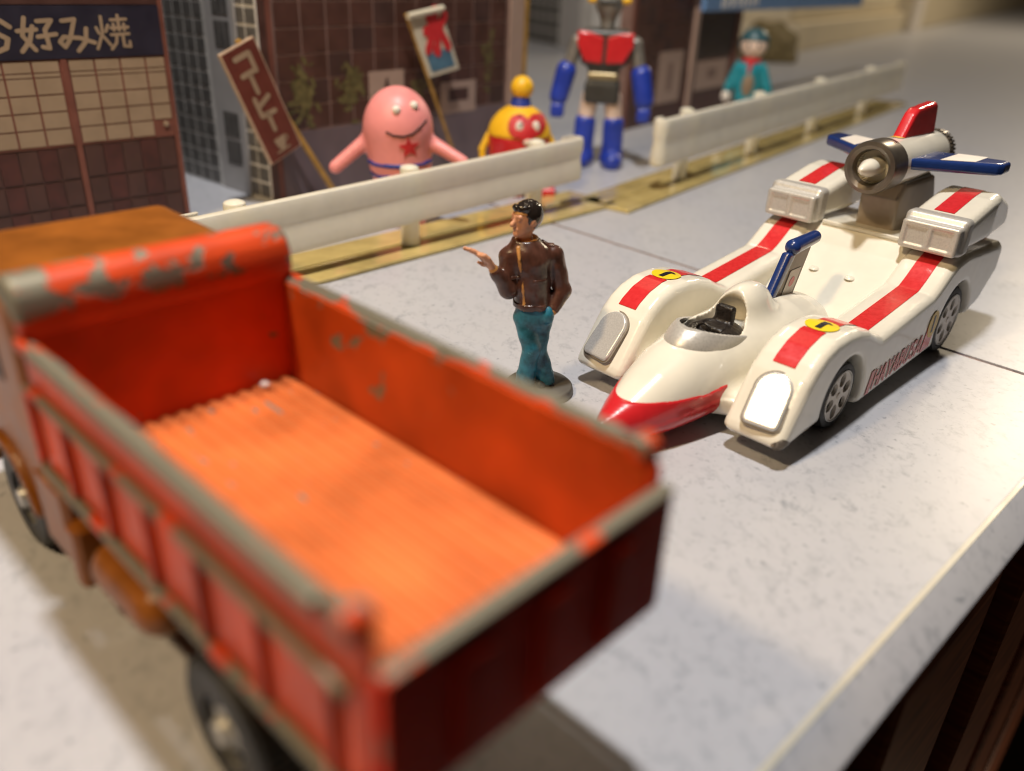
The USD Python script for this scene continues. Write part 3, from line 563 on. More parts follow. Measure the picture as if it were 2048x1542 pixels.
part(rk, 'nose_cone', lathe([(.15, BX - .30), (.15, BX - .02), (.145, BX + .06), (.12, BX + .12), (.09, BX + .22), (.055, BX + .30), (0, BX + .33)], 'x', 32, (0, 0, BZ)), M['white'], smooth=40)
kn = lathe([(0, BX - 2.84), (.30, BX - 2.84), (.345, BX - 2.8), (.345, BX - 2.62), (.30, BX - 2.60)], 'x', 48, (0, 0, BZ))
nz = part(rk, 'nozzle', kn, M['gun'], smooth=35)
part(nz, 'knurl', join(*[trimesh.Trimesh((lambda v: np.column_stack([v[:, 0], v[:, 1] * math.cos(a) - v[:, 2] * math.sin(a), v[:, 1] * math.sin(a) + v[:, 2] * math.cos(a) + BZ]))(b.vertices), b.faces, process=False) for a in np.linspace(0, 2 * np.pi, 32, endpoint=False) for b in [bx(BX - 2.80, BX - 2.63, -.022, .022, .33, .372)]]), M['gun'])
# wings
for sg in (1, -1):
    W2 = [(-4.42, .36), (-5.28, 1.50), (-5.40, 1.56), (-5.72, 1.56), (-5.80, 1.48), (-5.55, .36)]
    wing_f = lambda p: sdf_extr(sdf_poly(p[..., 0], p[..., 1] * sg, W2), p[..., 2] - 2.98 - .0 * p[..., 1], .10, .06)
    wg = part(rk, 'wing', nets(wing_f, (-5.95, min(.25 * sg, 1.7 * sg), 2.82), (-4.3, max(.25 * sg, 1.7 * sg), 3.15), .026), M['navy'], smooth=True)
    o = plate(Polygon([(-4.76, .74), (-5.61, .74), (-5.74, 1.18), (-5.11, 1.18)]), .006, (0, 0, 3.079), (1, 0, 0), (0, 1, 0))
    if sg < 0: o = sym(o)
    part(wg, 'white_band', o, M['offwhite'])
FN = [(-4.62, 3.26), (-4.95, 3.70), (-5.08, 3.78), (-5.82, 3.84), (-5.92, 3.78), (-6.08, 3.26)]
part(rk, 'tail_fin', nets(lambda p: sdf_extr(sdf_poly(p[..., 0], p[..., 2], FN), p[..., 1], .11, .06), (-6.2, -.2, 3.2), (-4.5, .2, 3.95), .03), M['red_paint'], smooth=True, label='red upright tail fin')
part(rk, 'emblem', sheet(lambda p: np.hypot(p[..., 1], p[..., 2] - BZ) - .412, 6, 6, lambda u, v: (-4.55 - .26 * u, -.09 + .2 * v * (1 - .5 * abs(u - .5))), .008, 3.9), M['amber'])
# side lettering on the left flank, flat print
YS = 1.725
txt = meshkit.text_mesh('HAYABUSA', .22, .006, bold=True)
b0, b1 = txt.bounds; txt.vertices[:, 0] *= 1.72 / (b1[0] - b0[0]); txt.vertices[:, 0] -= txt.bounds[0][0]
def flank(v):       # reading from the car's front to its rear along -x
    x, z = v[:, 0], v[:, 1]; return np.column_stack([-1.42 - x, np.full(len(v), YS) + v[:, 2], .315 + z * 1.35 + x * .055])
tv = txt.copy(); tv.vertices = flank(txt.vertices + [0, 0, .003]); tv.vertices[:, 0] += -.22 * (tv.vertices[:, 2] - .45)
tv.fix_normals(); part(CAR, 'lettering', tv, M['sticker'], label='faded red HAYABUSA lettering along the left flank')
def slab(x0, x1, z0, z1, mt, sl=-.22):
    m = bx(0, x1 - x0, z0, z1, 0, .005); v = m.vertices + [x0, 0, 0]; m.vertices = flank(v); m.vertices[:, 0] += sl * (m.vertices[:, 2] - .45); m.fix_normals(); return m
part(CAR, 'print_block', slab(-.16, -.05, -.03, .24, 0), M['sticker'])
part(CAR, 'print_block', slab(1.78, 2.12, -.03, .30, 0), M['red'])
yd = plate(affinity.scale(Point(0, 0).buffer(.2, quad_segs=10), .95, 1.15), .005, (-3.46, YS + .004, .80), (-1, 0, 0), (0, 0, 1)); part(CAR, 'number_disc', yd, M['amber'])
part(CAR, 'number_one', bx(-3.49, -3.43, YS + .006, YS + .013, .66, .95), M['black'])
part(CAR, 'paint_chip', trimesh.Trimesh(*nets(lambda p: np.maximum(np.abs(fender_l(p) - .003) - .006, sdf_ell(p, (1.20, 1.70, .33), (.16, .10, .13)) + .05 * (meshkit.noise(p * 14) - .5)), (.9, 1.5, .12), (1.4, 1.85, .6), .012), process=False), M['gun'], smooth=True)
# ================================================================== PAINTED FIGURE OF A MAN
MAN = thing('person_figurine', 'painted miniature man in brown jacket and teal jeans, one hand raised, on grey base', 'figurine', (0.42, 10.95, 0))
part(MAN, 'base', lathe([(0, 0), (.50, 0), (.52, .03), (.50, .11), (.47, .135), (0, .14)], 'z', 48, (-.02, .06, 0)), M['base_grey'], smooth=40)
J = dict(neck=(-.345, .0, 2.40), head=(-.335, -.02, 2.63), shR=(-.545, -.05, 2.10), shL=(.07, .05, 2.12), elR=(-.535, -.16, 1.66), wrR=(-.745, -.30, 2.0), elL=(.225, .02, 1.62), wrL=(.10, -.12, 1.36),
         chest=(-.24, .0, 2.02), waist=(-.18, .0, 1.46), hip=(-.155, .0, 1.22), hipR=(-.27, -.03, 1.20), hipL=(-.04, .03, 1.20), knR=(-.175, -.12, .78), knL=(-.075, .0, .76), anR=(-.225, -.05, .22), anL=(.065, .05, .22))
fdir = np.array([-.78, -.62, 0.0]); sdir = np.array([-.62, .78, 0.0])      # where he looks and his right
def body_sdf(p):
    j = J
    d = sdf_cap(p, j['neck'], j['chest'], .10, .14)
    hc = np.array(j['head'])
    q = (p - hc); a, b, c = q @ fdir, q @ sdir, q[..., 2]
    skull = sdf_ell(np.stack([a + .02, b, c - .035], -1), (0, 0, 0), (.205, .165, .205))
    jaw = sdf_ell(np.stack([a - .045, b, c + .12], -1), (0, 0, 0), (.135, .115, .135))
    head = smin(skull, jaw, .08)
    L = lambda x, y, z: np.stack([a - x, b - y, c - z], -1)
    head = smin(head, sdf_cap(L(0, 0, 0), (.175, 0, .03), (.235, 0, -.045), .022, .035), .03)            # nose
    head = smin(head, sdf_cap(L(0, 0, 0), (.165, -.08, .062), (.165, .08, .062), .025), .03)               # brow
    head = smin(head, sdf_ell(L(0, 0, 0), (.150, 0, -.185), (.05, .06, .045)), .04)                         # chin
    head = smin(head, sdf_cap(L(0, 0, 0), (.172, -.045, -.112), (.172, .045, -.112), .018), .02)            # lips
    for s in (-1, 1):
        head = -smin(-head, sdf_ell(L(0, 0, 0), (.195, s * .075, .02), (.03, .04, .025)), .02)              # eye sockets
        head = smin(head, sdf_ell(L(0, 0, 0), (.170, s * .07, .018), (.022, .03, .018)), .012)
        head = smin(head, sdf_ell(L(0, 0, 0), (-.005, s * .165, -.01), (.045, .022, .07)), .015)            # ears
    d = smin(d, head, .05)
    d = smin(d, sdf_cap(p, j['chest'], j['waist'], .26, .22), .1); d = smin(d, sdf_cap(p, j['waist'], j['hip'], .17, .13), .1)
    for s in 'RL':
        d = smin(d, sdf_cap(p, j['sh' + s], j['el' + s], .095, .075), .08); d = smin(d, sdf_cap(p, j['el' + s], j['wr' + s], .072, .05), .03)
        d = smin(d, sdf_cap(p, j['hip' + s], j['kn' + s], .13, .10), .06); d = smin(d, sdf_cap(p, j['kn' + s], j['an' + s], .10, .07), .04)
    # raised right hand: palm, thumb, fingers curled, first finger stretched out
    w = np.array(j['wrR']); pd = np.array([-.55, -.22, .80]); pd /= np.linalg.norm(pd); sd = np.array([.55, -.75, .2]); sd -= pd * (sd @ pd); sd /= np.linalg.norm(sd); up = np.cross(pd, sd)
    P = lambda u, v, t: w + pd * u + sd * v + up * t
    d = smin(d, sdf_cap(p, w, P(.06, 0, 0), .052, .05), .03)
    d = smin(d, sdf_cap(p, P(.07, -.035, 0), P(.17, -.045, 0), .042), .03); d = smin(d, sdf_cap(p, P(.07, .035, 0), P(.17, .045, 0), .042), .03)
    out = np.array([-.93, -.18, .34]); out /= np.linalg.norm(out)
    for k, (v, n) in enumerate(((-.075, 1.0), (-.027, .95), (.025, .85), (.072, .7))):
        r0 = P(.19, v, 0)
        if k < 2: pts = [r0, r0 + pd * .06 + out * .03, r0 + pd * .09 + out * .10, r0 + pd * .10 + out * (.20 if k == 0 else .16)]
        else: pts = [r0, r0 + pd * .07 * n + out * .03, r0 + pd * .03 + out * .10 * n, r0 - pd * .05 + out * .07 * n]
        for m, (A, B) in enumerate(zip(pts[:-1], pts[1:])): d = smin(d, sdf_cap(p, A, B, .036 - .002 * m, .034 - .002 * m), .012)
    d = smin(d, sdf_cap(p, P(.06, -.05, 0), P(.12, -.09, -.05), .03, .027), .02); d = smin(d, sdf_cap(p, P(.12, -.09, -.05), P(.20, -.075, -.085), .026, .021), .012)
    d = smin(d, sdf_ell(p, np.array(j['wrL']) + [-.05, -.03, -.07], (.05, .045, .07)), .03)
    return d
bd = part(MAN, 'body', nets(body_sdf, (-1.3, -.62, .1), (.5, .42, 2.95), .0165), M['skin'], smooth=True)
hc = np.array(J['head'])
def hair_sdf(p):
    q = p - hc; a, b, c = q @ fdir, q @ sdir, q[..., 2]
    d = sdf_ell(np.stack([a + .035, b, c - .05], -1), (0, 0, 0), (.222, .186, .216))
    line = np.where(a > .02, .105 - .10 * np.clip((.12 - a) / .1, 0, 1), .0)
    side = .06 - .30 * np.clip((.05 - a) / .12, 0, 1)                       # hairline: high over the forehead, low at the nape
    lim = np.where(a > .10, .125, side)
    burn = np.maximum(np.abs(a - .045) - .035, -.10 - c)
    d2 = np.maximum(d, lim - c)
    d2 = np.minimum(d2, np.maximum(d + .004, burn))
    d2 = smin(d2, sdf_cap(np.stack([a, b, c], -1), (.165, .04, .175), (.10, -.11, .180), .042), .05)         # quiff
    return d2 + .003 * np.sin(a * 90 + b * 60) * (c > .1)
part(bd, 'hair', nets(hair_sdf, hc - .36, hc + .36, .014), M['hair'], smooth=True)
part(bd, 'fringe_paint', nets(lambda p: (lambda q: np.maximum(np.abs(sdf_ell(np.stack([q @ fdir + .02, q @ sdir, q[..., 2] - .035], -1), (0, 0, 0), (.213, .173, .213))) - .006, np.maximum(.085 - q[..., 2], np.maximum(q[..., 2] - .15, .06 - q @ fdir))))(p - hc), hc - .3, hc + .3, .012), M['collar'], smooth=True)
def jacket_sdf(p):
    j = J
    d = sdf_cap(p, np.array(j['chest']) + [0, 0, .04], j['waist'], .285, .25)
    d = smin(d, sdf_cap(p, np.array(j['shR']) + [.05, 0, .0], np.array(j['shL']) + [-.05, 0, .0], .13, .13), .12); d = smin(d, sdf_cap(p, np.array(j['neck']) + [0, 0, -.02], np.array(j['neck']) + [0, 0, -.2], .17, .22), .12)
    d = smin(d, sdf_cap(p, np.array(j['waist']) + [-.05, -.01, -.03], np.array(j['waist']) + [.05, .01, -.03], .215), .06)
    d = np.maximum(d, 1.37 - p[..., 2]); d = np.maximum(d, p[..., 2] - 2.36)
    for s, e in (('R', 1.0), ('L', 1.0)):
        sh, el, wr = (np.array(j[k + s]) for k in ('sh', 'el', 'wr'))
        arm = smin(sdf_cap(p, sh, el, .145, .125), sdf_cap(p, el, el + (wr - el) * .86, .125, .09), .04)
        d = smin(d, arm, .045)
    fold = .03 * (meshkit.noise(np.stack([p[..., 0] * 7 + p[..., 2] * 5, p[..., 1] * 7, p[..., 2] * 6 - p[..., 0] * 5], -1)) - .5)
    d = d + fold * .8
    return np.maximum(d, -sdf_cap(p, np.array(j['neck']) + [0, 0, .2], np.array(j['neck']) + [.01, 0, -.14], .155, .13))
jk = part(bd, 'jacket', nets(jacket_sdf, (-.95, -.62, 1.2), (.6, .5, 2.5), .0175), M['leather'], smooth=True)
part(jk, 'collar', nets(lambda p: smin(np.hypot(np.hypot((p[..., 0] + .335) , p[..., 1] * 1.05) - .155, p[..., 2] - 2.335 - .10 * (p[..., 0] + .335) - .12 * p[..., 1]) - .035, sdf_cap(p, (-.42, -.19, 2.27), (-.40, -.27, 2.13), .035, .02), .03), (-.65, -.4, 2.0), (0, .3, 2.5), .014), M['collar'], smooth=True)
zx = [(-.40, -.24, 2.12), (-.375, -.27, 1.95), (-.335, -.255, 1.7), (-.31, -.235, 1.5), (-.30, -.22, 1.40)]
part(jk, 'zip', nets(lambda p: np.min([np.maximum(np.abs(jacket_sdf(p)) - .012, sdf_cap(p, a, b, .024)) for a, b in zip(zx[:-1], zx[1:])], 0), (-.6, -.5, 1.3), (-.1, -.1, 2.2), .012), M['collar'], smooth=True)
part(jk, 'pocket_flap', nets(lambda p: np.maximum(np.abs(jacket_sdf(p)) - .016, sdf_box(p, (-.10, -.27, 1.83), (.10, .12, .028), .01)), (-.3, -.5, 1.7), (.1, -.05, 1.95), .012), M['leather'], smooth=True)
part(jk, 'pocket_flap', nets(lambda p: np.maximum(np.abs(jacket_sdf(p)) - .016, sdf_box(p, (-.44, -.20, 1.86), (.06, .16, .026), .01)), (-.6, -.5, 1.75), (-.35, .0, 1.97), .012), M['leather'], smooth=True)
part(jk, 'shoulder_tab', nets(lambda p: np.maximum(np.abs(jacket_sdf(p)) - .018, sdf_box(p, (-.02, .02, 2.24), (.09, .045, .1), .01)), (-.2, -.2, 2.1), (.2, .2, 2.4), .012), M['leather'], smooth=True)
part(jk, 'hem_band', nets(lambda p: np.maximum(np.abs(jacket_sdf(p)) - .016, np.abs(p[..., 2] - 1.435 - .0 * p[..., 0]) - .045), (-.6, -.5, 1.3), (.0, .4, 1.6), .014), M['leather'], smooth=True)
for s, jj in (('R', J['wrR']), ('L', J['wrL'])):
    el, wr = np.array(J['el' + s]), np.array(jj); c0 = el + (wr - el) * .84
    part(jk, 'cuff', nets(lambda p: sdf_cap(p, c0, el + (wr - el) * .98, .078, .07), c0 - .22, c0 + .22, .014), M['collar'], smooth=True)
def jeans_sdf(p):
    j = J; d = sdf_cap(p, np.array(j['hip']) + [-.05, 0, .12], np.array(j['hip']) + [.05, 0, .12], .215); d = smin(d, sdf_cap(p, np.array(j['hip']) + [-.06, -.02, 0], np.array(j['hip']) + [.06, .02, 0], .205), .05)
    for s in 'RL': d = smin(d, smin(sdf_cap(p, j['hip' + s], j['kn' + s], .172, .122), sdf_cap(p, j['kn' + s], np.array(j['an' + s]) + [0, 0, -.02], .122, .142), .05), .03)
    d = smin(d, sdf_ell(p, np.array(j['wrL']) + [-.05, -.03, -.06], (.09, .085, .13)), .06)
    d = d + .016 * (meshkit.noise(np.stack([p[..., 0] * 6 + p[..., 2] * 4, p[..., 1] * 6, p[..., 2] * 5 - p[..., 0] * 4], -1)) - .5) * 2 + .006 * np.sin(40 * p[..., 2] + 25 * p[..., 0]) * np.clip((.5 - p[..., 2]) / .2, 0, 1)
    return np.maximum(np.maximum(d, .165 - p[..., 2]), p[..., 2] - 1.5)
part(bd, 'jeans', nets(jeans_sdf, (-.55, -.4, .1), (.4, .4, 1.6), .0175), M['jeans'], smooth=True)
for an, k in ((J['anR'], (-.11, -.10, -.05)), (J['anL'], (-.07, -.13, -.05))):
    part(bd, 'shoe', nets(lambda p: np.maximum(sdf_cap(p, np.array(an) + [0, 0, -.04], np.array(an) + k, .085, .07), .135 - p[..., 2]), np.array(an) - .3, np.array(an) + .3, .018), M['shoe'], smooth=True)
# ================================================================== GUARD RAILS
def guard_rail(label, o, ang, x0, x1, posts, b0, b1, zb0, zb1, off, tilt=0.0):
    t = thing('guard_rail', label, 'guard rail', (o[0], o[1], 0), ang, 'toy guard rails along the street')
    part(t, 'base_plate', bx(b0, b1, 0, 1.68, 0.0, .10, .025), M['tan'])
    part(t, 'base_ridge', bx(b0 + .15, b1 - .15, .78, 1.02, .098, .135, .012), M['tan'])
    h, m = zb1 - zb0, (zb0 + zb1) / 2
    # W-shaped beam, both ends curled back
    prof = [(0.0, 0), (.04, .02), (.06, .12), (.055, .32), (.025, .42), (.025, .58), (.055, .68), (.06, .88), (.04, .98), (0, 1)]
    path = [(x0 + .42, .34)] + [(x0 + .17 - .17 * math.sin(a) + .0, .17 + .17 * math.cos(a)) for a in np.linspace(.1, math.pi, 9)] + [(x, 0.0) for x in np.linspace(x0 + .3, x1 - .3, 12)] + [(x1 - .17 + .17 * math.sin(a), .17 - .17 * math.cos(a)) for a in np.linspace(0, math.pi - .1, 9)] + [(x1 - .42, .34)]
    path = np.array(path); d = np.gradient(path, axis=0); d /= np.linalg.norm(d, axis=1, keepdims=True); nrm = np.column_stack([d[:, 1], -d[:, 0]])
    ring = [(a, zb0 + h * b) for a, b in prof] + [(a - .09, zb0 + h * b) for a, b in prof[::-1]]
    v = np.array([[path[i, 0] + nrm[i, 0] * a, off + path[i, 1] + nrm[i, 1] * a, z] for i in range(len(path)) for a, z in ring]); n = len(ring); f = []
    for i in range(len(path) - 1):
        for k in range(n):
            k2 = (k + 1) % n; f += [[i * n + k, (i + 1) * n + k, (i + 1) * n + k2], [i * n + k, (i + 1) * n + k2, i * n + k2]]
    for i, s in ((0, 1), (len(path) - 1, -1)):
        for k in range(n // 2 - 1):
            q = [i * n + k, i * n + k + 1, i * n + n - 2 - k, i * n + n - 1 - k]; q = q if s > 0 else q[::-1]; f += [[q[0], q[1], q[2]], [q[0], q[2], q[3]]]
    v[:, 2] += tilt * (v[:, 0] - 5.0)
    mm = trimesh.Trimesh(v, f, process=False); mm.fix_normals(); part(t, 'beam', mm, M['cream'], smooth=50)
    for x in posts: part(t, 'post', lathe([(.22, .13), (.205, .2), (.20, zb1 + .02 + tilt * (x - 5)), (.18, zb1 + .05 + tilt * (x - 5)), (.10, zb1 + .08 + tilt * (x - 5)), (0, zb1 + .085 + tilt * (x - 5))], 'z', 28, (x, off + .30, 0)), M['cream'], smooth=40)
    return t
guard_rail('cream guard rail on tan base running from the truck to the pink toy', (-4.21, 14.54), 47.36, -1.75, 8.85, (-.62, 3.43, 7.40), -3.0, 10.05, .72, 1.78, .36, .026)
guard_rail('cream guard rail with four posts, farther one, in front of the teal jacket figure', (3.1, 21.6), 54.55, 1.80, 27.9, (3.75, 9.3, 15.6, 22.6), -.5, 28.5, .78, 2.08, .40)
# ================================================================== CARD BUILDINGS
B2 = np.array([-6.31, 20.82]); A2 = 52.0; w2 = np.array([math.cos(math.radians(A2)), math.sin(math.radians(A2))])
def fb(x0, x1, z0, z1, d, back=0.0): return bx(x0, x1, -d, back, z0, z1)      # proud of the facade by d
# shop with the indigo sign; its facade's right end is its origin, local x runs along the facade
B1 = B2 - 2.35 * w2
sh = thing('card_shop', 'dark brown card shop with white brush lettering on an indigo sign', 'toy building', (*B1, 0), 46.0)
part(sh, 'wall', bx(-9, 0, 0, 7, 0, 9), M['card_brown'])
part(sh, 'corner_post', fb(-.10, .0, 0, 4.72, .035), M['card_line'])
part(sh, 'lintel', fb(-9, -.11, 4.60, 7.0, .03), M['card_brown'])
part(sh, 'sign_panel', fb(-9, -.105, 3.62, 4.585, .05), M['card_navy'], label='indigo sign panel')
KO = [[(.25, .95), (.13, .47), (.40, .08)], [(.42, .72), (.30, .35), (.05, .05)], [(.02, .6), (.5, .64)], [(.56, .86), (.93, .88), (.73, .62)], [(.73, .62), (.77, .12), (.60, .16)], [(.52, .44), (1.0, .50)]]
MI = [[(.18, .86), (.52, .90), (.32, .35), (.16, .14), (.04, .28), (.16, .42), (.6, .38), (.98, .24)], [(.80, .64), (.74, .28), (.50, .02)]]
YA_ = [[(.08, .66), (.14, .5)], [(.42, .72), (.34, .55)], [(.25, .97), (.24, .5), (.04, .06)], [(.26, .4), (.42, .16)], [(.73, 1.0), (.73, .8)], [(.52, .87), (.96, .89)], [(.58, .75), (.58, .58)], [(.73, .77), (.73, .58)], [(.88, .75), (.88, .58)], [(.5, .64), (.99, .66)], [(.48, .45), (.99, .47)], [(.64, .45), (.60, .22), (.44, .04)], [(.81, .45), (.81, .12), (.99, .10), (.99, .24)]]
OO = [[(.08, .70), (.62, .76)], [(.34, .97), (.35, .2), (.17, .10), (.08, .26), (.28, .44), (.62, .54), (.84, .40), (.76, .16), (.5, .06)], [(.74, .88), (.94, .72)]]
for st, x, wd in ((OO, -3.66, .066), (KO, -2.90, .060), (MI, -2.18, .060), (YA_, -1.48, .044)):
    g = affinity.scale(strokes(st, wd), .70, .66, origin=(0, 0))
    part(sh, 'sign_character', plate(g, .006, (x, -.052, 3.74), (1, 0, 0), (0, 0, 1)), M['card_cream'])
part(sh, 'lattice', fb(-9, -.105, 1.93, 3.605, .02), M['card_line'])
cols = [-.10, -.525, -1.05, -1.57, -2.08]; cols2 = [-2.24, -2.76, -3.28, -3.80, -4.32, -4.84]
rows = [1.96, 2.29, 2.62, 2.95, 3.28, 3.37, 3.59]
for cs in (cols, cols2):
    for i in range(len(cs) - 1):
        for k in range(len(rows) - 1):
            if cs is cols and i == 0 and k == 0: continue
            part(sh, 'paper_pane', fb(cs[i + 1] + .022, cs[i] - .022, rows[k] + .012 + .008 * (k < 4), rows[k + 1] - .012, .032), M['card_cream'])
part(sh, 'mullion', fb(-2.215, -2.105, 0, 3.605, .045), M['card_line'])
part(sh, 'bell_push', lathe([(.06, 0), (.06, .03), (0, .04)], 'z', 14).apply_transform(trimesh.transformations.rotation_matrix(math.pi / 2, (1, 0, 0))).apply_translation((-.27, -.03, 2.2)), M['card_cream'])
for x0, x1 in ((-2.09, -.12), (-4.84, -2.23)):
    n = 5 if x1 > -1 else 7
    for z0, z1 in ((.06, .66), (.72, 1.22), (1.28, 1.90)):
        for i in range(n):
            a, b = x0 + (x1 - x0) * i / n, x0 + (x1 - x0) * (i + 1) / n
            part(sh, 'panel_board', fb(a + .02, b - .02, z0, z1, .02), M['card_red' if i % 2 else 'card_brown'])
# tiled building with the glazed front
tb = thing('card_house', 'card house with grey tiled side wall and brown glazed front behind the pink toy', 'toy building', (*B2, 0), A2)
part(tb, 'wall', bx(0, 10.15, 0, 7.5, 0, 8), M['card_grid'])
part(tb, 'corner_post', fb(0, .18, 0, 8, .05), M['card_brown']); part(tb, 'corner_post', fb(.20, .36, 0, 8, .03), M['card_line'])
part(tb, 'end_post', fb(9.25, 9.95, 0, 8, .04), M['card_pinkish'], label='pale post at the right end'); part(tb, 'end_post', fb(9.97, 10.15, 0, 8, .05), M['stick'])
k = 0
for i in range(11):
    for jz in range(7):
        x0, z0 = .42 + i * .79, 1.66 + jz * .60
        part(tb, 'pane', fb(x0 + .03, x0 + .76, z0 + .025, z0 + .575, .012), M['card_pane' if (i * 7 + jz * 3) % 5 else 'card_pane2'])
part(tb, 'top_board', fb(.40, 9.2, 5.88, 8, .02), M['card_brown'])
part(tb, 'printed_pavement', fb(.38, 9.22, 0, 1.62, .015), M['card_purple'])
rng = np.random.default_rng(5)
def bush(x, z, w, h, n):
    ms = []
    for _ in range(n):
        r = rng.uniform(.05, .13); c = (x + w * rng.normal(0, .33), z + h * rng.normal(0, .33)); a = rng.uniform(0, 3.14)
        ms.append(affinity.rotate(affinity.scale(Point(c).buffer(r, quad_segs=2), 1.5, .6), math.degrees(a)))
    return plate(unary_union(ms), .004, (0, -.017, 0), (1, 0, 0), (0, 0, 1))
for x, z, w, h, n in ((1.15, 2.5, .5, 1.0, 60), (2.7, 2.55, .6, 1.0, 60), (8.35, 3.3, .35, 1.1, 26), (5.2, 2.2, .3, .5, 14)):
    part(tb, 'printed_plant', bush(x, z, w, h, n), M['card_leaf'])
part(tb, 'printed_notice', fb(3.35, 4.65, 1.7, 2.92, .022), M['card_pinkish']); part(tb, 'notice_mark', plate(Polygon([(-.1, 0), (.1, 0), (.02, .3), (-.04, .26)]), .005, (4.0, -.024, 2.45), (1, 0, 0), (0, 0, 1)), M['card_brown'])
part(tb, 'printed_planter', fb(6.15, 7.7, 1.55, 2.45, .022), M['card_pinkish']); part(tb, 'planter_window', fb(6.5, 7.35, 1.9, 2.25, .03), M['card_brown'])
sw = part(tb, 'side_wall', bx(-.02, 0, 0, 6.5, 0, 8), M['card_joint'])
for i in range(12):
    y0 = .06 + i * .44
    if .72 < y0 + .2 < 2.1: continue
    for jz in range(13): part(sw, 'tile', bx(-.032, -.019, y0, y0 + .385, .06 + jz * .41, .40 + jz * .41), M['card_tile'])
part(sw, 'pale_pillar', bx(-.06, -.019, .82, 2.05, 0, 8), M['card_pillar'])
for z0 in (.72, 1.42, 3.55, 4.3):
    for yy in (1.08, 1.30, 1.52): part(sw, 'vent_slot', bx(-.075, -.058, yy, yy + .19, z0, z0 + .60), M['card_tile'])
# house at the end of the lane and its blue awning
A3 = 54.5; B3 = np.array([3.81, 33.41])
th = thing('card_house', 'brown card house with a pale blue awning sign behind the robot', 'toy building', (*B3, 0), A3)
part(th, 'wall', bx(0, 10.2, 0, .5, 0, 8), M['card_grid'])
part(th, 'corner_post', fb(0, .3, 0, 8, .04), M['card_line'])
for i in range(6):
    for jz in range(7): part(th, 'pane', fb(.36 + i * .79, 1.11 + i * .79, 2.0 + jz * .62, 2.59 + jz * .62, .012), M['card_pane' if (i + jz) % 4 else 'card_pane2'])
part(th, 'lower_panel', fb(.32, 5.3, 0, 1.95, .012), M['card_red'])
part(th, 'post', fb(5.3, 5.62, 0, 4.35, .12), M['card_pinkish'])
part(th, 'shop_window', fb(5.66, 9.6, 2.3, 4.3, .02), M['card_dark']); part(th, 'lower_panel', fb(5.66, 9.6, 0, 2.26, .03), M['card_red'])
part(th, 'end_post', fb(9.65, 10.2, 0, 4.35, .06), M['card_line'])
part(th, 'printed_notice', fb(2.5, 4.6, .75, 2.75, .03), M['card_pinkish']); part(th, 'notice_mark', fb(3.35, 3.75, 1.2, 2.3, .036), M['card_grid'])
part(th, 'printed_box', fb(6.0, 9.3, 1.0, 2.2, .05), M['card_pinkish']); part(th, 'box_mark', fb(7.2, 8.1, 1.45, 1.85, .056), M['card_grid'])
part(th, 'awning', bx(4.95, 27.0, -.55, -.35, 4.22, 6.2, .03), M['awning'])
for i, (x, w) in enumerate(((6.6, .5), (7.5, .35), (8.3, .5), (9.2, .3), (9.9, .55))):
    part(th, 'awning_letter', plate(unary_union([sbox(0, 0, .14, 1.0), sbox(w - .14, .05 if i % 2 else 0, w, 1.0), sbox(0, .35, w, .48)]), .02, (x, -.552, 4.33 + .02 * i), (1, 0, 0), (0, 0, 1)), M['offwhite'])
# grey building far down the lane
gh = thing('card_house', 'dark grey tiled card wall at the far end of the lane, left of the robot', 'toy building', (.6, 72.0, 0), -64.0)
part(gh, 'wall', bx(-6, 9, 0, 6, 0, 14), M['card_joint'])
for i in range(9):
    for jz in range(7): part(gh, 'tile', fb(-5.9 + i * 1.1, -4.9 + i * 1.1, .1 + jz * 1.0, 1.0 + jz * 1.0, .03), M['card_tile'])
part(gh, 'pale_pillar', fb(4.2, 7.2, 0, 14, .05), M['card_pillar'])
# ================================================================== SIGN BOARD ON A STICK, BANNER
def onB2(a, z, d): q = B2 + a * w2 + d * np.array([w2[1], -w2[0]]); return np.array([q[0], q[1], z])
cs = thing('sign_board', 'maroon coffee sign board on an amber stick leaning on the tiled house', 'sign', (0, 0, 0))
a_, b_, c_, d_ = onB2(-1.78, 3.39, .36), onB2(-.86, 3.76, .36), onB2(.56, 1.41, .50), onB2(-.30, 1.05, .50)
ex = (b_ - a_) / np.linalg.norm(b_ - a_); eyy = (a_ - d_); eyy -= ex * (eyy @ ex); Ls = np.linalg.norm(eyy); eyy /= Ls; Ws = np.linalg.norm(b_ - a_); nz_ = np.cross(ex, eyy)
part(cs, 'board', plate(sbox(0, 0, Ws, Ls), .12, d_, ex, eyy, -.12), M['sign_edge'])
part(cs, 'face', plate(sbox(.025, .025, Ws - .025, Ls - .025), .008, d_, ex, eyy), M['sign_brown'])
KT = [[(.2, .82), (.8, .82), (.8, .2)], [(.2, .22), (.8, .22)]]; HI = [[(.25, .9), (.25, .25), (.85, .2)], [(.85, .78), (.25, .58)]]
def glyph(g, x, y, s, mt='card_cream', w=.095): part(cs, 'character', plate(affinity.scale(strokes(g, w), s, s, origin=(0, 0)), .006, d_ + ex * x + eyy * y, ex, eyy, .009), M[mt])
glyph(KT, Ws / 2 - .34, Ls - .78, .66); glyph([[(.5, .9), (.5, .3)]], Ws / 2 - .32, Ls - 1.28, .62); glyph(HI, Ws / 2 - .34, Ls - 1.78, .64); glyph([[(.5, .9), (.5, .3)]], Ws / 2 - .32, Ls - 2.22, .62)
cup = unary_union([Polygon([(.15, .65), (.75, .65), (.66, .25), (.52, .12), (.38, .12), (.24, .25)]), LineString([(.1, .08), (.8, .08)]).buffer(.035), Point(.78, .5).buffer(.13).difference(Point(.78, .5).buffer(.07))])
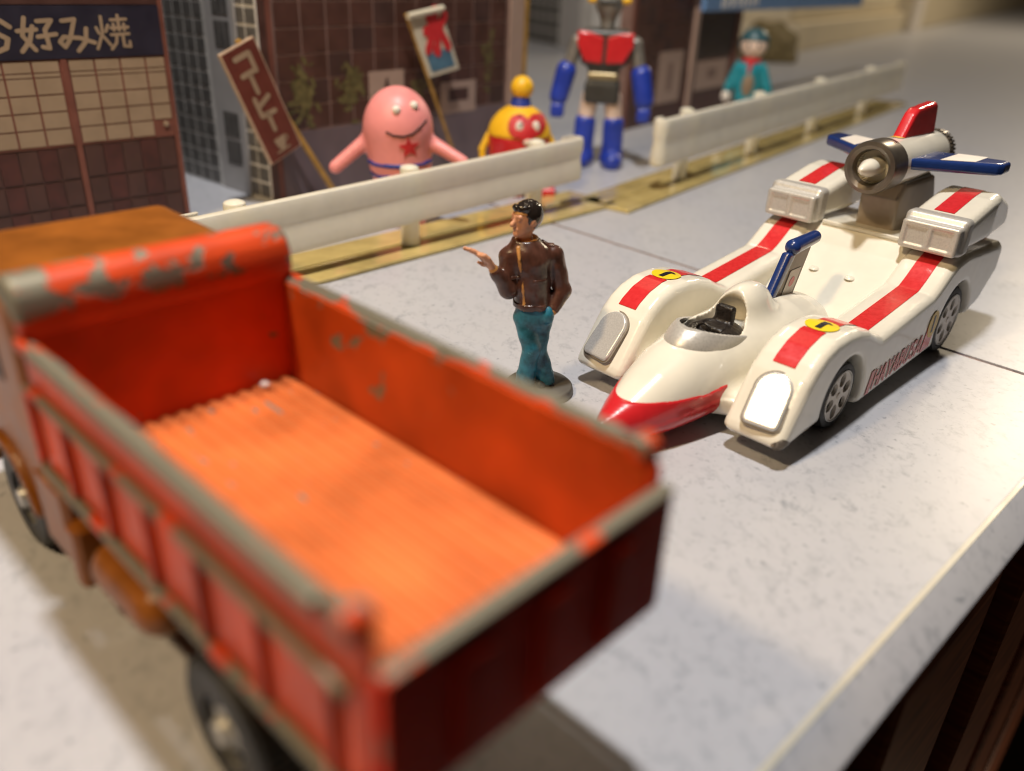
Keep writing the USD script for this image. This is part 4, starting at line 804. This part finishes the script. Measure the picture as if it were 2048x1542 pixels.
part(cs, 'cup_picture', plate(affinity.scale(cup, .55, .55, origin=(0, 0)), .006, d_ + ex * (Ws / 2 - .26) + eyy * .12, ex, eyy, .009), M['card_cream'])
part(cs, 'stick', tube(onB2(-.72, 3.86, .20), onB2(1.66, .02, .42), .075), M['stick'], smooth=40)
bn = thing('shop_banner', 'small cream banner with a red splash over a blue strip, between the two round toys', 'banner', (0, 0, 0))
fa, fb_, fc, fd = onB2(4.46, 4.30, .42), onB2(5.72, 4.48, .42), onB2(6.46, 2.73, .42), onB2(5.24, 2.69, .42)
bw, bh = fb_ - fa, fd - fa
def quad(u0, u1, v0, v1, lift, th):
    base = np.array([onB2(0, 0, 1) - onB2(0, 0, 0)])[0]
    P = [fa + bw * u + bh * v for u, v in ((u0, v1), (u1, v1), (u1, v0), (u0, v0))]
    v = np.array([p + base * lift for p in P] + [p + base * (lift - th) for p in P]); f = [[0, 1, 2], [0, 2, 3], [6, 5, 4], [7, 6, 4]] + [t for i in range(4) for t in ([i, 4 + i, 4 + (i + 1) % 4], [i, 4 + (i + 1) % 4, (i + 1) % 4])]
    m = trimesh.Trimesh(v, f, process=False); m.fix_normals(); return m
part(bn, 'cloth', quad(0, 1, 0, 1, 0, .05), M['flag_white']); part(bn, 'blue_strip', quad(.14, .90, .62, .93, .012, .01), M['flag_blue'])
ice = unary_union([strokes([[(.5, .98), (.5, .08), (.4, .16)], [(.24, .86), (.34, .74)], [(.10, .58), (.40, .60), (.12, .18)], [(.86, .80), (.60, .58), (.92, .14)]], .11)])
ep = bw / np.linalg.norm(bw); nn = onB2(0, 0, 1) - onB2(0, 0, 0); ev = -bh - ep * (-bh @ ep); 
part(bn, 'red_character', plate(affinity.scale(ice, 1.02, 1.22, origin=(0, 0)), .008, fa + bw * .08 + bh * .70 + nn * .018, ep, ev, 0), M['flag_red'])
part(bn, 'rod', tube(fa - bw * .03 + nn * .03, fb_ + bw * .03 + nn * .03, .085), M['flag_white'], smooth=40)
part(bn, 'pole', tube(fa + bh * -.03 - nn * .06, fa + bh * 2.52 - nn * .02 , .05), M['stick'], smooth=40)
# ================================================================== TOY FIGURES BEHIND THE RAILS
pk = thing('toy_figure', 'pink egg shaped toy creature with a red star and blue belts', 'toy figure', (-2.87, 19.39, 0), 0)
def ro(p, a):  # turn about z
    c, s = math.cos(a), math.sin(a); return np.stack([p[..., 0] * c + p[..., 1] * s, -p[..., 0] * s + p[..., 1] * c, p[..., 2]], -1)
def pink_f(p):
    d = sdf_ell(p, (-.0, 0, 2.20), (.80, .76, .94)); d = smin(d, sdf_cap(p, (.05, 0, 1.35), (.10, 0, .75), .70, .60), .35)
    d = smin(d, sdf_cap(p, (-.70, -.10, 1.95), (-1.40, -.38, 1.36), .17, .15), .12); d = smin(d, sdf_cap(p, (.80, -.05, 1.92), (1.52, -.30, 1.60), .17, .13), .12)
    for x in (-.22, .40): d = smin(d, sdf_cap(p, (x, 0, .6), (x, -.03, .15), .22, .24), .1)
    return np.maximum(d, -p[..., 2])
pb = part(pk, 'body', nets(pink_f, (-1.75, -1.0, -.05), (1.85, 1.0, 3.45), .05), M['pink'], smooth=True)
def onpink(x, z, f=pink_f, y=-1.3):
    for _ in range(80): y += .6 * float(f(np.array([[x, y, z]]))[0])
    return np.array([x, y, z])
for x, z in ((.06, 2.72), (.42, 2.80)): part(pk, 'eye', trimesh.creation.icosphere(2, .095).apply_translation(onpink(x, z)), M['offwhite'], smooth=True)
def ribbon(f, pts, r): return join(*[tube(onpink(*a, f) , onpink(*b, f), r, n=8) for a, b in zip(pts[:-1], pts[1:])])
part(pk, 'mouth', ribbon(pink_f, [(-.16, 2.26), (.0, 2.19), (.2, 2.17), (.4, 2.22), (.55, 2.34), (.68, 2.48)], .028), M['card_red'])
st5 = Polygon([(r * math.sin(a), r * math.cos(a)) for k in range(10) for r, a in [((.24, .10)[k % 2], k * math.pi / 5 - .1)]])
stp = plate(st5, .02, (0, 0, 0), (1, 0, 0), (0, 0, 1)); stp.vertices = np.array([onpink(x + .34, z + 1.93) + [0, -.014 - .6 * abs(y), 0] for x, y, z in stp.vertices]); part(pk, 'star', stp, M['flag_red'])
for z in (1.50, 1.24): part(pk, 'belt', nets(lambda p: np.maximum(np.abs(pink_f(p)) - .025, np.abs(p[..., 2] - z - .04 * p[..., 0] ** 2 - .03 * p[..., 0]) - .055) + 0 * p[..., 0], (-.85, -.95, z - .15), (.95, .95, z + .2), .04), M['blueprint'], smooth=True)
yr = thing('toy_figure', 'round yellow and red toy with a yellow ball on its head', 'toy figure', (-.12, 22.73, -.0), 0)
def egg_f(p): return smin(sdf_ell(p, (.0, 0, 1.52), (.83, .78, .85)), sdf_ell(p, (.0, 0, 1.0), (.78, .72, .70)), .2)
part(yr, 'body', nets(lambda p: np.maximum(egg_f(p), p[..., 2] - 1.62), (-1, -1, .2), (1.0, 1, 1.85), .05), M['crimson'], smooth=35)
tp = part(yr, 'head_dome', nets(lambda p: np.maximum(egg_f(p) - .03, 1.60 - p[..., 2]), (-1.05, -1, 1.45), (1.05, 1, 2.6), .05), M['toyyellow'], smooth=35)
part(yr, 'head_ball', trimesh.creation.icosphere(3, .30).apply_translation((.02, 0, 2.80)), M['toyyellow'], smooth=True)
part(yr, 'neck', tube((.0, 0, 2.28), (.01, 0, 2.58), .30, .22), M['blueprint'], smooth=40)
ef = lambda p: egg_f(p) - .03
part(tp, 'face_mask', nets(lambda p: np.maximum(np.abs(ef(p)) - .02, np.minimum(np.minimum(np.hypot(p[..., 0] + .02, p[..., 2] - 1.92) - .30, np.hypot(p[..., 0] - .42, p[..., 2] - 1.95) - .28), np.hypot(p[..., 0] - .21, p[..., 2] - 1.78) - .24)) + 10 * (p[..., 1] > 0), (-.5, -1, 1.4), (.9, 0, 2.35), .035), M['flag_red'], smooth=True)
for x in (.0, .42):
    part(tp, 'eye', trimesh.creation.icosphere(2, .12).apply_scale((.9, .5, 1.25)).apply_translation(onpink(x, 1.92, ef)), M['offwhite'], smooth=True)
    part(tp, 'pupil', trimesh.creation.icosphere(1, .05).apply_translation(onpink(x + .03, 1.99, ef) + [0, -.05, 0]), M['black'], smooth=True)
part(tp, 'beak', trimesh.creation.icosphere(2, .11).apply_scale((1.2, .9, .8)).apply_translation(onpink(.24, 1.55, ef)), M['pale'], smooth=True)
part(yr, 'badge', trimesh.creation.icosphere(2, .14).apply_scale((1.2, .3, .9)).apply_translation(onpink(.30, 1.36, egg_f)), M['black'], smooth=True)
for sx in (-1, 1):
    part(yr, 'arm', trimesh.Trimesh(*nets(lambda p: smin(sdf_cap(p, (sx * .80, 0, 1.58), (sx * .98, -.1, 1.2), .10), sdf_cap(p, (sx * .98, -.1, 1.2), (sx * .95, -.2, .8), .10, .08), .03), (sx * .92 - .4, -.5, .5), (sx * .92 + .4, .3, 1.9), .05), process=False), M['toyyellow'], smooth=True)
    part(yr, 'leg', tube((.40 + sx * .42, 0, .2), (.18 + sx * .36, 0, .75), .13), M['crimson'], smooth=40)
    part(yr, 'foot', bx(.40 + sx * .44 - .20, .40 + sx * .44 + .20, -.38, .22, 0, .28, .05), M['crimson'])
# plain robot
rbt = thing('toy_robot', 'tall blue and red toy robot standing behind the gap between the rails', 'toy robot', (2.35, 26.9, 0), -8)
UsdGeom.Xformable(stage.GetPrimAtPath(rbt)).AddScaleOp().Set(Gf.Vec3f(1.17, 1.17, 1.16))
def cap2(a, b, ra, rb_=None, h=.05):
    lo = np.minimum(a, b) - max(ra, rb_ or ra) - .1; hi = np.maximum(a, b) + max(ra, rb_ or ra) + .1
    return nets(lambda p: sdf_cap(p, a, b, ra, rb_), lo, hi, h)
part(rbt, 'torso', nets(lambda p: smin(smin(sdf_box(p, (0, 0, 3.05), (.62, .36, .45), .15), sdf_box(p, (0, 0, 2.35), (.40, .30, .35), .1), .15), sdf_box(p, (0, 0, 1.94), (.46, .33, .27), .1), .08), (-.8, -.6, 1.6), (.8, .6, 3.7), .05), M['charcoal'], smooth=True)
part(rbt, 'waist_band', nets(lambda p: sdf_box(p, (0, -.02, 2.36), (.40, .31, .10), .05), (-.6, -.5, 2.1), (.6, .5, 2.6), .04), M['dullgold'], smooth=True)
for sx in (-1, 1):
    part(rbt, 'chest_plate', nets(lambda p: sdf_extr(sdf_poly(p[..., 0] * sx, p[..., 2], [(.04, 2.66), (.04, 3.30), (.40, 3.42), (.72, 3.44), (.72, 3.10), (.50, 2.70)]), p[..., 1] + .32, .10, .05), (min(-.05 * sx, 1.0 * sx), -.55, 2.55), (max(-.05 * sx, 1.0 * sx), -.1, 3.65), .035), M['crimson'], smooth=True)
    part(rbt, 'upper_arm', cap2(np.array((sx * .74, 0, 3.15)), np.array((sx * .92, -.03, 2.55)), .20, .16), M['greyplastic'], smooth=True)
    part(rbt, 'forearm', nets(lambda p: sdf_cap(p, (sx * .98, -.05, 2.42), (sx * 1.12, -.12, 1.78), .27, .25), np.array((sx * 1.05 - .5, -.5, 1.4)), np.array((sx * 1.05 + .5, .4, 2.8)), .05), M['royal'], smooth=True)
    part(rbt, 'hand', nets(lambda p: sdf_box(p, (sx * 1.14, -.14, 1.44), (.18, .20, .20), .09), np.array((sx * 1.14 - .3, -.5, 1.1)), np.array((sx * 1.14 + .3, .2, 1.8)), .04), M['royal'], smooth=True)
    part(rbt, 'thigh', cap2(np.array((sx * .30, 0, 1.80)), np.array((sx * .37, 0, 1.25)), .23, .22), M['pale'], smooth=True)
    part(rbt, 'boot', nets(lambda p: smin(sdf_cap(p, (sx * .38, 0, 1.14), (sx * .40, 0, .35), .28, .28), sdf_cap(p, (sx * .40, 0, .20), (sx * .44, -.28, .18), .32, .26), .1) + 0 * p[..., 0], np.array((sx * .4 - .5, -.75, -.1)), np.array((sx * .4 + .5, .5, 1.5)), .05), M['royal'], smooth=True)
hd = part(rbt, 'head', nets(lambda p: smin(sdf_ell(p, (0, 0, 4.12), (.36, .36, .42)), sdf_cap(p, (0, 0, 3.45), (0, 0, 3.75), .17, .2), .1), (-.5, -.5, 3.2), (.5, .5, 4.7), .05), M['greyplastic'], smooth=True)
part(hd, 'visor', nets(lambda p: sdf_box(p, (0, -.26, 4.12), (.24, .13, .07), .04), (-.4, -.5, 3.95), (.4, 0, 4.3), .03), M['charcoal'], smooth=True)
part(hd, 'cap', nets(lambda p: np.maximum(sdf_ell(p, (0, 0, 4.15), (.40, .40, .46)), 4.28 - p[..., 2]), (-.5, -.5, 4.15), (.5, .5, 4.75), .04), M['aqua'], smooth=35)
for sx in (-1, 1): part(hd, 'ear_knob', trimesh.creation.icosphere(2, .12).apply_scale((1.2, .8, .8)).apply_translation((sx * .42, -.05, 4.16)), M['toyyellow'], smooth=True)
# boy with a teal jacket
by = thing('toy_figure', 'toy boy in a teal jacket with a red scarf behind the farther rail', 'toy figure', (8.75, 34.7, 0), -14)
part(by, 'head', nets(lambda p: smin(sdf_ell(p, (0, -.03, 3.22), (.50, .47, .52)), sdf_ell(p, (0, -.46, 3.12), (.07, .09, .08)), .05), (-.7, -.75, 2.6), (.7, .7, 3.9), .05), M['pale'], smooth=True)
part(by, 'hair', nets(lambda p: np.maximum(sdf_ell(p, (0, .02, 3.30), (.57, .54, .56)), np.minimum(3.40 - p[..., 2], -.02 - p[..., 1]) ), (-.7, -.7, 2.6), (.7, .7, 4), .05), M['darkteal'], smooth=True)
for x in (-.18, .18): part(by, 'eye', trimesh.creation.icosphere(2, .07).apply_scale((.8, .5, 1.2)).apply_translation((x, -.46, 3.24)), M['black'], smooth=True)
part(by, 'scarf', nets(lambda p: smin(np.hypot(np.hypot(p[..., 0], p[..., 1]) - .26, p[..., 2] - 2.66) - .12, sdf_cap(p, (0, -.40, 2.6), (-.04, -.47, 2.3), .1, .07), .05), (-.6, -.7, 2.1), (.6, .6, 2.95), .05), M['flag_red'], smooth=True)
part(by, 'jacket', nets(lambda p: smin(smin(sdf_cap(p, (0, 0, 2.25), (0, 0, 1.35), .50, .48), sdf_cap(p, (-.42, 0, 2.38), (-.74, -.08, 1.62), .24, .19), .1), sdf_cap(p, (.42, 0, 2.38), (.78, -.08, 1.62), .24, .19), .1), (-1.2, -.8, .7), (1.2, .8, 2.9), .055), M['teal'], smooth=True)
part(by, 'shirt', nets(lambda p: sdf_ell(p, (0, -.12, 1.82), (.32, .46, .72)), (-.5, -.8, 1), (.5, .5, 2.7), .05), M['card_cream'], smooth=True)
for x in (-.78, .82): part(by, 'hand', trimesh.creation.icosphere(2, .20).apply_scale((.9, .8, 1.1)).apply_translation((x, -.12, 1.32)), M['offwhite'], smooth=True)
for x in (-.24, .24): part(by, 'leg', tube((x, 0, 0), (x, 0, 1.1), .2, .22), M['card_brown'], smooth=40)
# ================================================================== FAR LEFT-OVER THINGS AT THE TOP RIGHT
fb1, fb2 = np.array([21.95, 73.67]), np.array([46.69, 113.45]); fdv = (fb2 - fb1) / np.linalg.norm(fb2 - fb1)
cb = thing('foam_block', 'long low cream block left of the taller cream block, far side of table', 'block', (*fb1, 0), float(np.degrees(np.arctan2(fdv[1], fdv[0]))))
part(cb, 'slab', bx(0, 47, 0, 30, 0, 2.2, .1), M['sand']); part(cb, 'ledge', bx(.5, 46.5, 1.0, 30, 2.2, 4.0, .15), M['sand'])
cb2 = thing('foam_block', 'taller cream block with a pale post at its corner in the far right background', 'block', (*(fb1 + fdv * 47.3), 0), float(np.degrees(np.arctan2(fdv[1], fdv[0]))))
part(cb2, 'slab', bx(0, 240, -.6, 40, 0, 5.5, .2), M['sand']); part(cb2, 'corner_post', bx(-.1, 4.0, -1.4, -.62, 0, 9.5, .1), M['offwhite'])
ms = thing('moss_lump', 'small olive brown lump on the table behind the teal jacket boy', 'lump', (17.6, 66.0, 0))
part(ms, 'lump', nets(lambda p: np.maximum(sdf_ell(p, (0, 0, .6), (2.2, 2.2, 1.9)) + .8 * (meshkit.noise(p * 1.1) - .5), -p[..., 2]), (-4.2, -4, -.2), (4.2, 4, 4), .25), M['olive'], smooth=True)
